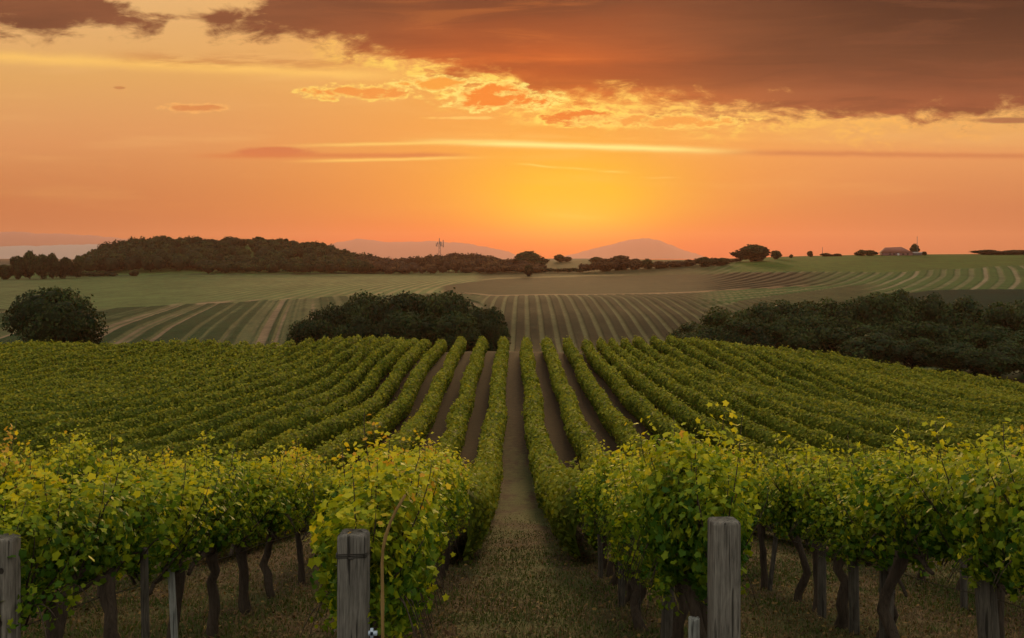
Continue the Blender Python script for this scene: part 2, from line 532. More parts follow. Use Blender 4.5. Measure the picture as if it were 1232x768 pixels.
M['vine_bark'] = bark_mat('vine_bark', c4(.018, .012, .009), c4(.075, .052, .038), 0.9)
M['tree_bark'] = bark_mat('tree_bark', c4(.02, .015, .011), c4(.07, .05, .035), 0.5, 6)
M['cane'] = bark_mat('cane', c4(.10, .055, .018), c4(.26, .16, .06), 0.3)


def wood_mat(name, c0, c1, knots=(), crack=0.8):
    """weathered timber: vertical grain, checks and a few knots (x,z on the face)"""
    m, n, out = new_mat(name)
    t_, (x, y, z) = pos(n)
    g = noise(x, y, 0.016, 0.016, 6, 0.7, z * (1 / 0.42), 0.35)
    g2 = noise(x, y, 0.0035, 0.0035, 3, 0.6, z * (1 / 0.09), 0.2)
    w = noise(x, y, 0.08, 0.08, 4, 0.6, z * (1 / 0.25), 0.6)
    ck = sstep(noise(x, y, 0.017, 0.017, 2, 0.5, z * (1 / 0.5) + 4.0, 0.2), 0.60, 0.66)
    kn = None
    for kx, kz, kr in knots:
        d = V.m('SQRT', (x - kx) * (x - kx) + (z - kz) * (z - kz) * 0.7) + (w - 0.5) * 0.012
        k_ = sstep(d, kr, kr * 0.6)
        kn = k_ if kn is None else vmax(kn, k_)
    v_ = (g * 0.5 + g2 * 0.3 + w * 0.35 - 0.08)
    col = ramp(v_.clamp(), [(0.38, c0), (0.64, c1)])
    col = mixc((ck * crack).clamp(), col, c4(.012, .009, .007))
    if kn is not None: col = mixc((kn * 0.9).clamp(), col, c4(.012, .008, .006))
    p = n.nodes.new('ShaderNodeBsdfPrincipled'); n.links.new(col, p.inputs['Base Color'])
    p.inputs['Roughness'].default_value = 0.85; p.inputs['Specular IOR Level'].default_value = 0.2
    hgt = g + g2 * 0.5 - ck * 1.2
    if kn is not None: hgt = hgt - kn
    bp = n.nodes.new('ShaderNodeBump'); bp.inputs['Strength'].default_value = 0.7; bp.inputs['Distance'].default_value = 0.008
    n.links.new(hgt.s, bp.inputs['Height']); n.links.new(bp.outputs[0], p.inputs['Normal'])
    n.links.new(p.outputs[0], out.inputs[0])
    return m


M['stake_wood'] = wood_mat('stake_wood', c4(.030, .024, .020), c4(.115, .095, .078))
M['pale_wood'] = wood_mat('pale_wood', c4(.14, .135, .13), c4(.34, .33, .32))


def plain(name, c, rough=0.6, metal=0.0):
    m, n, out = new_mat(name)
    t_, (x, y, z) = pos(n)
    w = noise(x, y, 0.1, 0.1, 4, 0.6, z * 10.0)
    col = mixc((w * 0.5).clamp(), tuple(c), c4(c[0] * .6, c[1] * .6, c[2] * .6))
    p = n.nodes.new('ShaderNodeBsdfPrincipled'); n.links.new(col, p.inputs['Base Color'])
    p.inputs['Roughness'].default_value = rough; p.inputs['Metallic'].default_value = metal
    n.links.new(p.outputs[0], out.inputs[0])
    return m


M['wire'] = plain('wire', c4(.06, .05, .045), 0.5, 0.8)
M['clip'] = plain('clip', c4(.35, .42, .55), 0.35)
M['steel'] = plain('steel', c4(.12, .09, .09), 0.6)
M['roof'] = plain('roof', c4(.17, .055, .038), 0.8)
M['brick'] = plain('brick', c4(.20, .085, .09), 0.8)
M['dark'] = plain('dark', c4(.012, .012, .014), 0.5)
M['slate'] = plain('slate', c4(.06, .055, .06), 0.7)
M['white'] = plain('white', c4(.55, .5, .5), 0.6)


# vineyard soil: rows along Y every two metres
def soil():
    m, n, out = new_mat('vineyard_soil')
    t_, (x, y, z) = pos(n)
    big = noise(x, y, 2.2, 3.2, 5, 0.6, 0.0)
    med = noise(x, y, 0.35, 0.45, 6, 0.65, 3.0)
    fin = noise(x, y, 0.035, 0.05, 4, 0.7, 5.0)
    col = ramp((med * 0.6 + fin * 0.5 - 0.05).clamp(), [(0.25, c4(.022, .013, .007)), (0.5, c4(.055, .033, .019)), (0.75, c4(.12, .075, .045))])
    gr = ramp((med * 0.5 + fin * 0.6 - 0.05).clamp(), [(0.3, c4(.022, .032, .008)), (0.7, c4(.070, .078, .022))])
    f1 = sstep(big + (med - 0.5) * 0.35, 0.47, 0.60) * sstep(y, 48, 24) * 0.8
    col = mixc(f1.clamp(), col, gr)
    # beyond the dip the alleys are bare red-brown earth
    bare = ramp((med * 0.6 + fin * 0.4).clamp(), [(0.3, c4(.015, .009, .004)), (0.7, c4(.042, .025, .012))])
    col = mixc(sstep(y, 26, 44), col, bare)
    p = n.nodes.new('ShaderNodeBsdfPrincipled'); n.links.new(col, p.inputs['Base Color'])
    p.inputs['Roughness'].default_value = 0.95; p.inputs['Specular IOR Level'].default_value = 0.1
    bp = n.nodes.new('ShaderNodeBump'); bp.inputs['Strength'].default_value = 0.8; bp.inputs['Distance'].default_value = 0.05
    hh = fin * 0.4 + med
    n.links.new(hh.s, bp.inputs['Height']); n.links.new(bp.outputs[0], p.inputs['Normal'])
    n.links.new(p.outputs[0], out.inputs[0])
    return m


def path_mat():
    m, n, out = new_mat('path_earth')
    t_, (x, y, z) = pos(n)
    big = noise(x, y, 1.1, 3.0, 5, 0.6, 2.0)
    med = noise(x, y, 0.30, 0.40, 6, 0.65, 8.0)
    fin = noise(x, y, 0.03, 0.045, 4, 0.7, 5.5)
    col = ramp((med * 0.6 + fin * 0.5 - 0.05).clamp(), [(0.25, c4(.014, .009, .005)), (0.5, c4(.034, .021, .011)), (0.75, c4(.080, .050, .029))])
    gr = ramp((med * 0.5 + fin * 0.6 - 0.05).clamp(), [(0.3, c4(.026, .036, .010)), (0.7, c4(.078, .082, .026))])
    f1 = sstep(big + (med - 0.5) * 0.4, 0.40, 0.56) * sstep(y, 60, 30) * 0.85
    col = mixc(f1.clamp(), col, gr)
    p = n.nodes.new('ShaderNodeBsdfPrincipled'); n.links.new(col, p.inputs['Base Color'])
    p.inputs['Roughness'].default_value = 0.95; p.inputs['Specular IOR Level'].default_value = 0.1
    bp = n.nodes.new('ShaderNodeBump'); bp.inputs['Strength'].default_value = 0.8; bp.inputs['Distance'].default_value = 0.05
    hh = fin * 0.4 + med
    n.links.new(hh.s, bp.inputs['Height']); n.links.new(bp.outputs[0], p.inputs['Normal'])
    n.links.new(p.outputs[0], out.inputs[0])
    return m


def field_mat():
    m, n, out = new_mat('field_crops')
    a = attr(n, 'col')
    t_, (x, y, z) = pos(n)
    f1 = noise(x, y, 1.6, 2.4, 6, 0.7, 0.0)
    f2 = noise(x, y, 22, 30, 4, 0.6, 2.0)
    k = (f1 * 1.0 + f2 * 0.5) * 0.78 + 0.02
    vm_ = n.nodes.new('ShaderNodeVectorMath'); vm_.operation = 'SCALE'
    n.links.new(a.outputs['Color'], vm_.inputs[0]); n.links.new(k.s, vm_.inputs[3])
    p = n.nodes.new('ShaderNodeBsdfPrincipled'); n.links.new(vm_.outputs[0], p.inputs['Base Color'])
    p.inputs['Roughness'].default_value = 0.95; p.inputs['Specular IOR Level'].default_value = 0.05
    bp = n.nodes.new('ShaderNodeBump'); bp.inputs['Strength'].default_value = 0.5; bp.inputs['Distance'].default_value = 0.6
    n.links.new(f1.s, bp.inputs['Height']); n.links.new(bp.outputs[0], p.inputs['Normal'])
    n.links.new(p.outputs[0], out.inputs[0])
    return m


M['soil'] = soil(); M['path'] = path_mat(); M['field'] = field_mat()
M['hill'] = plain('hill', c4(.26, .15, .15), 0.95)
M['plain'] = plain('plain', c4(.30, .28, .27), 0.95)  # paleness of mist over the far flats put into the base colour

# ------------------------------------------------------------------ ground of the vineyard
xs = np.concatenate([np.linspace(-150, -80, 15)[:-1], np.linspace(-80, 80, 401), np.linspace(80, 150, 15)[1:]])
ys = np.concatenate([np.linspace(-60, 0, 31)[:-1], np.linspace(0, 40, 161)[:-1], np.linspace(40, 120, 201)])
X2, Y2 = np.meshgrid(xs, ys, indexing='ij')
v, f = grid(X2, Y2, H(X2, Y2))
o = mesh('ground', v, f, M['soil'], smooth_=True); o['kind'] = 'structure'
# central path: a worn strip a little above the soil
pw = np.linspace(-0.62, 1.02, 9)
py_ = np.concatenate([np.linspace(0, 40, 161)[:-1], np.linspace(40, 98, 146)])
X2, Y2 = np.meshgrid(pw, py_, indexing='ij')
X2 = X2 + (np.abs(X2 - 0.2) > 0.7) * 0.10 * np.sin(Y2 * 1.7 + X2 * 3)
v, f = grid(X2, Y2, H(X2, Y2) + 0.012)
o = mesh('path', v, f, M['path'], smooth_=True); o['kind'] = 'structure'


# ------------------------------------------------------------------ far fields, colours by crop
def vnoise(x, y, seed=0):
    """value noise"""
    xi = np.floor(x).astype(np.int64); yi = np.floor(y).astype(np.int64)
    fx = x - xi; fy = y - yi; fx = fx * fx * (3 - 2 * fx); fy = fy * fy * (3 - 2 * fy)
    def hsh(a, b):
        q = (a * 374761393 + b * 668265263 + seed * 1442695) & 0x7fffffff
        q = ((q ^ (q >> 13)) * 1274126177) & 0x7fffffff
        return (q & 0xffff) / 65535.0
    return (hsh(xi, yi) * (1 - fx) * (1 - fy) + hsh(xi + 1, yi) * fx * (1 - fy) + hsh(xi, yi + 1) * (1 - fx) * fy + hsh(xi + 1, yi + 1) * fx * fy)


def sm(x, a, b):
    t_ = np.clip((x - a) / (b - a), 0, 1); return t_ * t_ * (3 - 2 * t_)


ug = np.concatenate([np.linspace(-0.9, -0.56, 60)[:-1], np.linspace(-0.56, 0.56, 1500), np.linspace(0.56, 0.9, 60)[1:]])
dg = np.concatenate([np.exp(np.linspace(math.log(120), math.log(165), 16))[:-1], np.exp(np.linspace(math.log(165), math.log(800), 380))[:-1], np.exp(np.linspace(math.log(800), math.log(10800), 60))])
U2, D2 = np.meshgrid(ug, dg, indexing='ij')
X2 = U2 * D2; Y2 = D2
Z2 = H(X2, Y2)


def bound(pts):
    """distance of a field boundary given as (bearing, height) sightings"""
    ps = np.array([p[0] for p in pts], float); ds = np.array([dist_at(p[0], p[1]) for p in pts])
    return np.interp(U2, (ps - 616) / F, ds)


def C(r, g, b): return np.array([r, g, b, 1.0])


def put(mask, colr):
    global CC
    k = mask[..., None]
    CC = CC * (1 - k) + colr * k


CC = np.ones(U2.shape + (4,)) * C(.10, .105, .045)
wob = (vnoise(X2 / 14, Y2 / 20, 3) - 0.5)
Dw = D2 * (1 + 0.03 * wob)
aw = lambda b_: sm(Dw, b_ * 0.992, b_ * 1.008)       # beyond a boundary
lf = sm(U2, -0.02, -0.04)                            # left of the clump
# dark striped slope, left
bA = bound([(-300, 374), (0, 373), (115, 372), (250, 366), (400, 358), (600, 352)])
ac = X2 + 0.20 * Y2
st1 = vnoise(ac / 0.95, Y2 / 900, 17) * 0.55 + vnoise(ac / 2.6, Y2 / 900, 12) * 0.5 + 0.06 * (vnoise(X2 / 2, Y2 / 6, 5) - .5)
A = np.ones(U2.shape + (4,)) * C(.013, .038, .011)
s_ = sm(st1, 0.50, 0.60)[..., None]; A = A * (1 - s_ * .8) + C(.105, .105, .046) * s_ * .8
s_ = sm(st1, 0.70, 0.80)[..., None]; A = A * (1 - s_) + C(.21, .14, .085) * s_
put(lf * (1 - aw(bA)), A)
# pale green field with curving rows
ac2 = X2 + 0.10 * Y2 + 0.00055 * (Y2 - 300) ** 2 * np.sign(300 - Y2)
st2 = 0.5 + 0.5 * np.sin(ac2 * 2 * math.pi / 4.6 + 1.5 * vnoise(X2 / 30, Y2 / 60, 8))
B = np.ones(U2.shape + (4,)) * C(.095, .125, .042)
s_ = (sm(st2, 0.35, 0.8) * sm(U2, -0.36, -0.22))[..., None]; B = B * (1 - s_ * 0.75) + C(.26, .19, .09) * s_ * 0.75
s_ = (sm(vnoise(X2 / 40, Y2 / 25, 21), 0.55, 0.8))[..., None]; B = B * (1 - s_ * .4) + C(.10, .13, .045) * s_ * .4
s_ = (sm(st2, 0.35, 0.8) * sm(U2, -0.44, -0.50) )[..., None]; B = B * (1 - s_ * 0.5) + C(.23, .18, .10) * s_ * 0.5
put(lf * aw(bA), B)
# earth patches along the boundary
pe = np.exp(-((np.log(D2) - np.log(bA * 1.02)) / 0.022) ** 2) * sm(U2, -0.36, -0.33) * sm(U2, -0.20, -0.24) * sm(vnoise(X2 / 3.2, Y2 / 40, 4), 0.35, 0.6)
put(lf * pe * 0.8, C(.33, .20, .13))
# upper-left meadow
bC = bound([(-300, 336), (0, 334), (95, 333), (240, 330), (300, 331), (600, 326)])
put(lf * aw(bC), C(.085, .125, .035))
hd = np.exp(-((np.log(D2) - np.log(bC * 1.0)) / 0.012) ** 2) * sm(U2, -0.46, -0.44) * sm(vnoise(X2 / 6, Y2 / 40, 14), 0.3, 0.6)
put(lf * hd * 0.8, C(.03, .03, .025))
# centre: striped field
E = np.ones(U2.shape + (4,)) * C(.032, .027, .014)
sE = 0.5 + 0.5 * np.sin((X2 - 0.012 * Y2) * 2 * math.pi / 2.62)
s_ = sm(sE, 0.62, 0.86)[..., None]; E = E * (1 - s_) + C(.125, .110, .052) * s_
s_ = (sm(U2, 0.16, 0.30))[..., None]; E = E * (1 - s_ * .4) + C(.085, .10, .035) * s_ * .4
rt = 1 - lf
put(rt, E)
# dark olive field and its tan margin
bD0 = bound([(500, 352), (600, 356), (700, 355), (800, 353), (900, 349), (1000, 344), (1040, 338), (1232, 325), (1500, 315)])
bD1 = bound([(500, 346), (530, 345), (560, 340), (600, 336), (700, 333), (850, 330), (1000, 329), (1232, 316), (1500, 312)])
inD = sm(U2, -0.075, -0.065) * sm(U2, 0.36, 0.27)
put(inD * aw(bD0 * 0.985) * (1 - aw(bD0 * 1.03)), C(.21, .125, .07))
Dd = C(.028, .024, .011) * (0.85 + 0.5 * vnoise(X2 / 3, Y2 / 12, 31)[..., None]); Dd[..., 3] = 1
s_ = (sm(U2, 0.05, 0.25) * 0.5)[..., None]; Dd = Dd * (1 - s_) + C(.065, .045, .026) * s_
put(inD * aw(bD0 * 1.03) * (1 - aw(bD1)), Dd)
# beyond the olive field
put(rt * aw(bD1), C(.050, .048, .018))
s_ = np.exp(-((np.log(D2) - np.log(bD1 * 1.03)) / 0.02) ** 2) * sm(U2, 0.13, 0.10); put(rt * s_ * 0.7, C(.28, .19, .09))
# right: fan of pale stripes
bF = bound([(560, 352), (830, 374), (880, 368), (940, 356), (1000, 348), (1040, 343), (1232, 340), (1500, 340)])
ac3 = X2 - 0.62 * Y2 + 0.00045 * (Y2 - 260) ** 2
sF = 0.5 + 0.5 * np.sin(ac3 * 2 * math.pi / 6.2 + 2.0 * vnoise(X2 / 40, Y2 / 90, 18))
Fc = np.ones(U2.shape + (4,)) * C(.044, .088, .022)
s_ = sm(sF, 0.5, 0.9)[..., None]; Fc = Fc * (1 - s_ * .8) + C(.17, .15, .075) * s_ * .8
s_ = (sm(sF, 0.82, 0.92) * sm(U2, 0.33, 0.42) * sm(vnoise(ac3 / 6.2, Y2 / 900, 40), 0.4, 0.6))[..., None]; Fc = Fc * (1 - s_ * .9) + C(.27, .20, .12) * s_ * .9
inF = sm(U2, 0.17, 0.23) * (1 - (1 - sm(U2, 0.34, 0.38)) * (1 - aw(bF)))
put(inF * (1 - inD * aw(bD0) * (1 - aw(bD1))), Fc)
# dark teal belt far right
bH0 = bound([(560, 372), (1000, 374), (1232, 374), (1500, 374)])
bH1 = bound([(560, 372), (1000, 366), (1050, 356), (1120, 351), (1232, 349), (1500, 349)])
put(sm(U2, 0.33, 0.36) * aw(bH0 * 0.9) * (1 - aw(bH1)), C(.004, .024, .013))
# smooth green crest, right
bG = bound([(560, 330), (880, 328), (940, 327), (1060, 329), (1150, 324), (1232, 319), (1500, 316)])
G = np.ones(U2.shape + (4,)) * C(.058, .098, .016)
s_ = sm(vnoise(X2 / 60, Y2 / 9, 51), 0.4, 0.8)[..., None]; G = G * (1 - s_ * .35) + C(.05, .07, .015) * s_ * .35
put(sm(U2, 0.21, 0.235) * aw(bG), G)
put(sm(D2, 850, 950), C(.08, .07, .05))
zE = rt * (1 - sm(D2, bD0 * .95, bD0 * .98)) * (1 - sm(sE, 0.55, 0.9)) * .32
zA = lf * (1 - aw(bA)) * (1 - sm(st1, .5, .7)) * .35
zF = inF * (1 - sm(sF, .45, .85)) * .4 * (1 - aw(bG)) * aw(bH1)
Z2 = Z2 + np.maximum(np.maximum(zE, zA), zF) * sm(D2, 130, 150) * (.85 + .3 * vnoise(X2 / 2.1, Y2 / 5.6, 77))
brk = .80 + .35 * vnoise(X2 / 2.5, Y2 / 7, 91) + .15 * (vnoise(X2 / 18, Y2 / 30, 92) - .5)
CC[..., :3] *= brk[..., None]
v, f = grid(X2, Y2, Z2)
o = mesh('far_fields', v, f, M['field'], attrs={'col': CC.reshape(-1, 4)}, smooth_=True); o['kind'] = 'structure'


# ------------------------------------------------------------------ distant hills
def ridge(name, dist, pts, depth, mat):
    p = np.array(pts, float)
    us = np.linspace(p[0, 0], p[-1, 0], 260)
    top = np.interp(us, p[:, 0], p[:, 1]); top = smooth(top, 9)
    top = top - 1.2 * (vnoise(us / 9, us * 0, 5) - .5) - 0.6 * (vnoise(us / 3, us * 0, 6) - .5)
    ks = np.linspace(-1, 1, 21)
    U, K = np.meshgrid(us, ks, indexing='ij')
    Yd = dist + K * depth
    Xd = (U - 616) / F * dist
    base = EYE - 14.0
    hh = np.maximum(EYE + (310 - top)[:, None] / F * dist - base, 0.3)
    Zd = base + hh * (np.cos(K * math.pi / 2)) ** 1.3 * (1 + 0.0 * U)
    v_, f_ = grid(Xd, Yd, Zd)
    o_ = mesh(name, v_, f_, mat, smooth_=True); o_['kind'] = 'structure'
    return o_


ridge('hills', 9200, [(-420, 300), (-200, 286), (-60, 281), (0, 279), (18, 279), (50, 281.5), (70, 281), (120, 284), (150, 288), (200, 288), (260, 290), (330, 292), (372, 299), (420, 308)], 260, M['hill'])
ridge('hills', 8800, [(340, 312), (385, 298), (410, 291), (430, 287), (450, 289.5), (470, 291.5), (520, 290.5), (560, 293), (600, 300), (640, 312)], 240, M['hill'])
ridge('hills', 9600, [(660, 314), (700, 303), (740, 293), (765, 287.5), (780, 287), (795, 290), (815, 298), (832, 304), (860, 314)], 240, M['hill'])
ridge('plain', 5200, [(-500, 300), (-100, 297), (0, 296.5), (50, 296), (80, 294.5), (110, 294), (150, 296), (200, 302), (260, 313)], 200, M['plain'])  # low rise coloured to stand in for a misty plain

# ------------------------------------------------------------------ leaves
_LO = np.array([(0, 1.0), (38, .70), (62, .86), (95, .52), (128, .66), (180, .20), (232, .66), (265, .52), (298, .86), (322, .70)])
LEAF_XY = np.stack([np.sin(np.radians(_LO[:, 0])) * _LO[:, 1], np.cos(np.radians(_LO[:, 0])) * _LO[:, 1]], 1)


def frames(nrm, r):
    """two axes perpendicular to each normal, spun at random"""
    ref = r.normal(size=nrm.shape)
    a = np.cross(nrm, ref); a /= np.linalg.norm(a, axis=1)[:, None] + 1e-9
    b = np.cross(nrm, a)
    return a, b


def lobed(P, N, size, r):
    """grape leaves at P facing N"""
    n = len(P); a, b = frames(N, r)
    k = len(LEAF_XY)
    cup = r.uniform(-0.28, 0.12, n)
    s = size[:, None]
    rim = P[:, None] + (a[:, None] * LEAF_XY[None, :, 0:1] + b[:, None] * LEAF_XY[None, :, 1:2]) * s[:, None] \
        + N[:, None] * (cup[:, None] * np.abs(LEAF_XY[None, :, 0]) * size[:, None] + r.uniform(-.12, .12, (n, k)) * size[:, None])[..., None]
    v_ = np.concatenate([P[:, None], rim], 1).reshape(-1, 3)
    base = (np.arange(n) * (k + 1))[:, None]
    i = np.arange(k)
    tri = np.stack([np.zeros(k, int), 1 + i, 1 + (i + 1) % k], 1)
    f_ = (base[:, :, None] + tri[None]).reshape(-1, 3)
    return v_, f_, k + 1


def diamonds(P, N, size, r, asp=0.75):
    n = len(P); a, b = frames(N, r)
    s = size[:, None]
    bend = N * (r.uniform(-.3, .3, n) * size)[:, None]
    v_ = np.stack([P - b * s, P + a * s * asp + bend, P + b * s, P - a * s * asp + bend], 1).reshape(-1, 3)
    f_ = np.arange(4 * n).reshape(n, 4)
    return v_, f_, 4


def unit(v_): return v_ / (np.linalg.norm(v_, axis=-1, keepdims=True) + 1e-9)


def row_x(X, y):
    """rows draw together as they climb to the crest"""
    q = .24 * float(sm(abs(X), 3, 16))
    p = .42 * float(sm(abs(X), 4, 10))
    return X * (1 - q * sm(y, 24, 96) + p * (1 - sm(y, 14, 62)))


# ------------------------------------------------------------------ vine prototypes
def make_vine(seed, low=0.88, top=1.64, half=0.38, leaves=3000, lean=0.0, crook=0.05, thick=0.045, length=1.12, yellow=0.0):
    r = np.random.default_rng(seed)
    root = thing('grape_vine', 'grape vine', 'grape vine')
    # trunk
    hs = 0.84
    k = 9
    zz = np.linspace(-0.10, hs, k)
    px_ = np.cumsum(r.normal(0, crook * 0.55, k)); px_ -= px_[0]; py2 = np.cumsum(r.normal(0, crook * 0.7, k)); py2 -= py2[0]
    pts = np.stack([px_ + lean * zz * 0.3, py2 + lean * zz, zz], 1)
    rad = np.interp(zz, [-0.1, 0.05, 0.5, hs], [thick * 1.5, thick * 1.12, thick * 0.9, thick * 1.25])
    rad *= 1 + r.uniform(-.12, .14, k)
    A_ = Acc(); A_.add(*tube(pts, rad, 10, 0.10))
    A_.build('trunk', M['vine_bark'], root)
    head = pts[-1]
    # cordon arms and canes
    A_ = Acc()
    ends = []
    for sg in (-1, 1):
        L = length * 0.52
        q = np.linspace(0, 1, 7)
        pp = np.stack([head[0] + r.normal(0, .012, 7), head[1] + sg * q * L, head[2] - .03 + 0.06 * np.sin(q * 3) + r.normal(0, .012, 7)], 1)
        pp[:, 0] = pp[:, 0] * (1 - q) + 0 * q
        A_.add(*tube(pp, np.linspace(thick * .75, thick * .35, 7), 7, 0.1)); ends.append(pp)
    shoots = []
    ns = 17
    for i in range(ns):
        y0 = (i + r.uniform(.1, .9)) / ns * length - length / 2
        arc = r.uniform(-1, 1)
        L = r.uniform(0.75, 1.12) if r.random() < .8 else r.uniform(1.1, 1.35)
        q = np.linspace(0, 1, 12)
        out_ = arc * half * 0.95
        zt = (top - hs) * L
        drp = 0.45 * r.random() if abs(arc) > .35 else 0.08
        xx = out_ * np.sin(q * math.pi / 2) * (1 + .15 * q)
        z_ = hs + zt * (q - drp * q ** 2.6)
        yy_ = y0 + r.normal(0, .10) * q + np.cumsum(r.normal(0, .012, 12))
        pp = np.stack([xx, yy_, z_], 1)
        A_.add(*tube(pp, np.linspace(.007, .002, 12), 4))
        shoots.append(pp)
    for i in range(9):                                   # canes that hang
        y0 = r.uniform(-.5, .5) * length; sg = r.choice([-1, 1])
        q = np.linspace(0, 1, 10)
        pp = np.stack([sg * half * (.35 + .75 * q), y0 + .12 * r.normal() * q, hs + .18 * np.sin(q * 3.1) - (hs - low + .05) * q ** 1.8], 1)
        A_.add(*tube(pp, np.linspace(.006, .002, 10), 4)); shoots.append(pp)
    A_.build('cordon', M['vine_bark'], root)
    # leaves: along the shoots, then filling
    P = []; tn = []
    m_ = int(leaves * 0.55)
    for _ in range(m_):
        s_ = shoots[r.integers(len(shoots))]
        q = r.random() ** 0.75 * (len(s_) - 1.001); i = int(q)
        p = s_[i] * (1 - (q - i)) + s_[i + 1] * (q - i)
        P.append(p + r.normal(0, .055, 3)); tn.append(q / len(s_))
    P = np.array(P); tn = np.array(tn)
    m2 = leaves - m_
    th = r.uniform(0, 2 * math.pi, m2); rr = np.sqrt(r.uniform(.45, 1, m2))
    cz = (top - .10 + low) / 2; rz_ = (top - .10 - low) / 2
    yv = r.uniform(-.56, .56, m2) * length
    bmp = 1 + .22 * np.sin(yv * 9 + seed) + .10 * np.sin(yv * 21 + seed * 3)
    Q = np.stack([np.cos(th) * rr * half * bmp, yv, cz + np.sin(th) * rr * rz_ * bmp], 1) + r.normal(0, .03, (m2, 3))
    # most of the fill gathers in rounded clumps of growth round the head
    nb = 11
    by = (np.arange(nb) + r.uniform(.1, .9, nb)) / nb * length * .92 - length * .46
    bc = np.stack([r.uniform(-1, 1, nb) * half * .55, by, cz + r.uniform(-.75, .95, nb) * rz_ * .8], 1)
    br = r.uniform(.14, .25, nb)
    kb = r.random(m2) < .80
    bi = r.integers(0, nb, m2); dv = unit(r.normal(size=(m2, 3)))
    Qb = bc[bi] + dv * (br[bi] * (1 - np.abs(r.normal(0, .16, m2))))[:, None]
    Q = np.where(kb[:, None], Qb, Q)
    P = np.concatenate([P, Q]); tn = np.concatenate([tn, r.uniform(0, .5, m2)])
    P[:, 2] = np.maximum(P[:, 2], low - .08 + r.uniform(0, .12, len(P)))
    ef = 1 - .50 * np.clip(np.abs(P[:, 1]) / (.56 * length), 0, 1.1) ** 4
    P[:, 0] *= ef; P[:, 2] = cz + (P[:, 2] - cz) * (ef * .6 + .4)
    P[:, 0] *= .62 + .38 * np.clip((P[:, 2] - low + .05) / .42, 0, 1)
    ctr = np.stack([np.zeros(len(P)), P[:, 1], np.full(len(P), cz)], 1)
    N = unit(unit(P - ctr) * 0.9 + r.normal(0, .55, P.shape) + np.array([0, 0, .25]))
    size = r.uniform(.022, .046, len(P)) * (1.1 - .35 * tn)
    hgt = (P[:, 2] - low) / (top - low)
    tint = 0.30 + r.normal(0, .15, len(P)) + 0.22 * tn + 0.45 * np.clip(hgt, 0, 1.2) ** 2 + yellow  # young tips yellower; brighter tops by height are light put into the colour
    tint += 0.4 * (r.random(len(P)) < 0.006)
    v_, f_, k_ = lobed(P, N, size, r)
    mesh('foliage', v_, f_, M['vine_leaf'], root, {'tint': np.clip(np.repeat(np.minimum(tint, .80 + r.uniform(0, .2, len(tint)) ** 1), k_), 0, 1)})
    return root


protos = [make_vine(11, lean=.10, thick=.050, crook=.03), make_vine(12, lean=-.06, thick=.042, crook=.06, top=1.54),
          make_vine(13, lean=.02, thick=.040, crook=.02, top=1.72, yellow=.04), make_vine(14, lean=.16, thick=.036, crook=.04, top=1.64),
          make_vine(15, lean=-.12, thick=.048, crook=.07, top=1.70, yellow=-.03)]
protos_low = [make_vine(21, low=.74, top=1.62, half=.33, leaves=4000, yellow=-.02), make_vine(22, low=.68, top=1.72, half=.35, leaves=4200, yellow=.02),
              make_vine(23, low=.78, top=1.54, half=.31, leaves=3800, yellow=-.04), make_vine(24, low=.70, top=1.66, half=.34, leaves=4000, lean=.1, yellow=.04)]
used = set()
ORD = ['first', 'second', 'third', 'fourth', 'fifth', 'sixth', 'seventh', 'eighth', 'ninth', 'tenth', 'eleventh', 'twelfth', 'thirteenth', 'fourteenth', 'fifteenth',
       'sixteenth', 'seventeenth', 'eighteenth', 'nineteenth', 'twentieth', 'twenty-first', 'twenty-second', 'twenty-third', 'twenty-fourth', 'twenty-fifth',
       'twenty-sixth', 'twenty-seventh', 'twenty-eighth', 'twenty-ninth', 'thirtieth', 'thirty-first', 'thirty-second', 'thirty-third',
       'thirty-fourth', 'thirty-fifth', 'thirty-sixth', 'thirty-seventh', 'thirty-eighth']
LX = [-0.85, -2.80] + [-2.80 - 2.0 * k for k in range(1, 36)]
RX = [1.25, 3.25] + [3.25 + 2.0 * k for k in range(1, 36)]
NEAR_END = 15.2
rowdefs = []
rowdefs.append((LX[0], [6.0, 6.7, 7.4, 8.3, 9.2, 10.1, 11.0, 12.0, 13.0, 14.0, 14.9], protos_low, 'row behind the chipped post'))
rowdefs.append((RX[0], [6.65, 7.25, 7.9, 8.75, 9.6, 10.5, 11.4, 12.3, 13.2, 14.1, 14.9], protos_low, 'row behind the tall round-shouldered post'))
rowdefs.append((LX[1], [5.95, 6.85, 8.2, 9.3, 10.75, 11.9, 13.3, 14.5], protos, 'row behind the post with two dark knots'))
rowdefs.append((RX[1], [5.75, 6.75, 8.05, 8.95, 9.75, 10.75, 11.55, 12.8, 14.0, 15.0], protos, 'row with the grey stakes under it'))
for k in range(2, 5):
    st_ = {2: 9.2, 3: 11.6, 4: 14.0}[k] - 1.2
    rowdefs.append((LX[k], list(np.arange(st_, NEAR_END, 1.03)), protos, '%s row left of the path' % ORD[k]))
    rowdefs.append((RX[k], list(np.arange(st_ + .3, NEAR_END, 1.03)), protos, '%s row right of the path' % ORD[k]))
seq = {id(protos): 0, id(protos_low): 0}
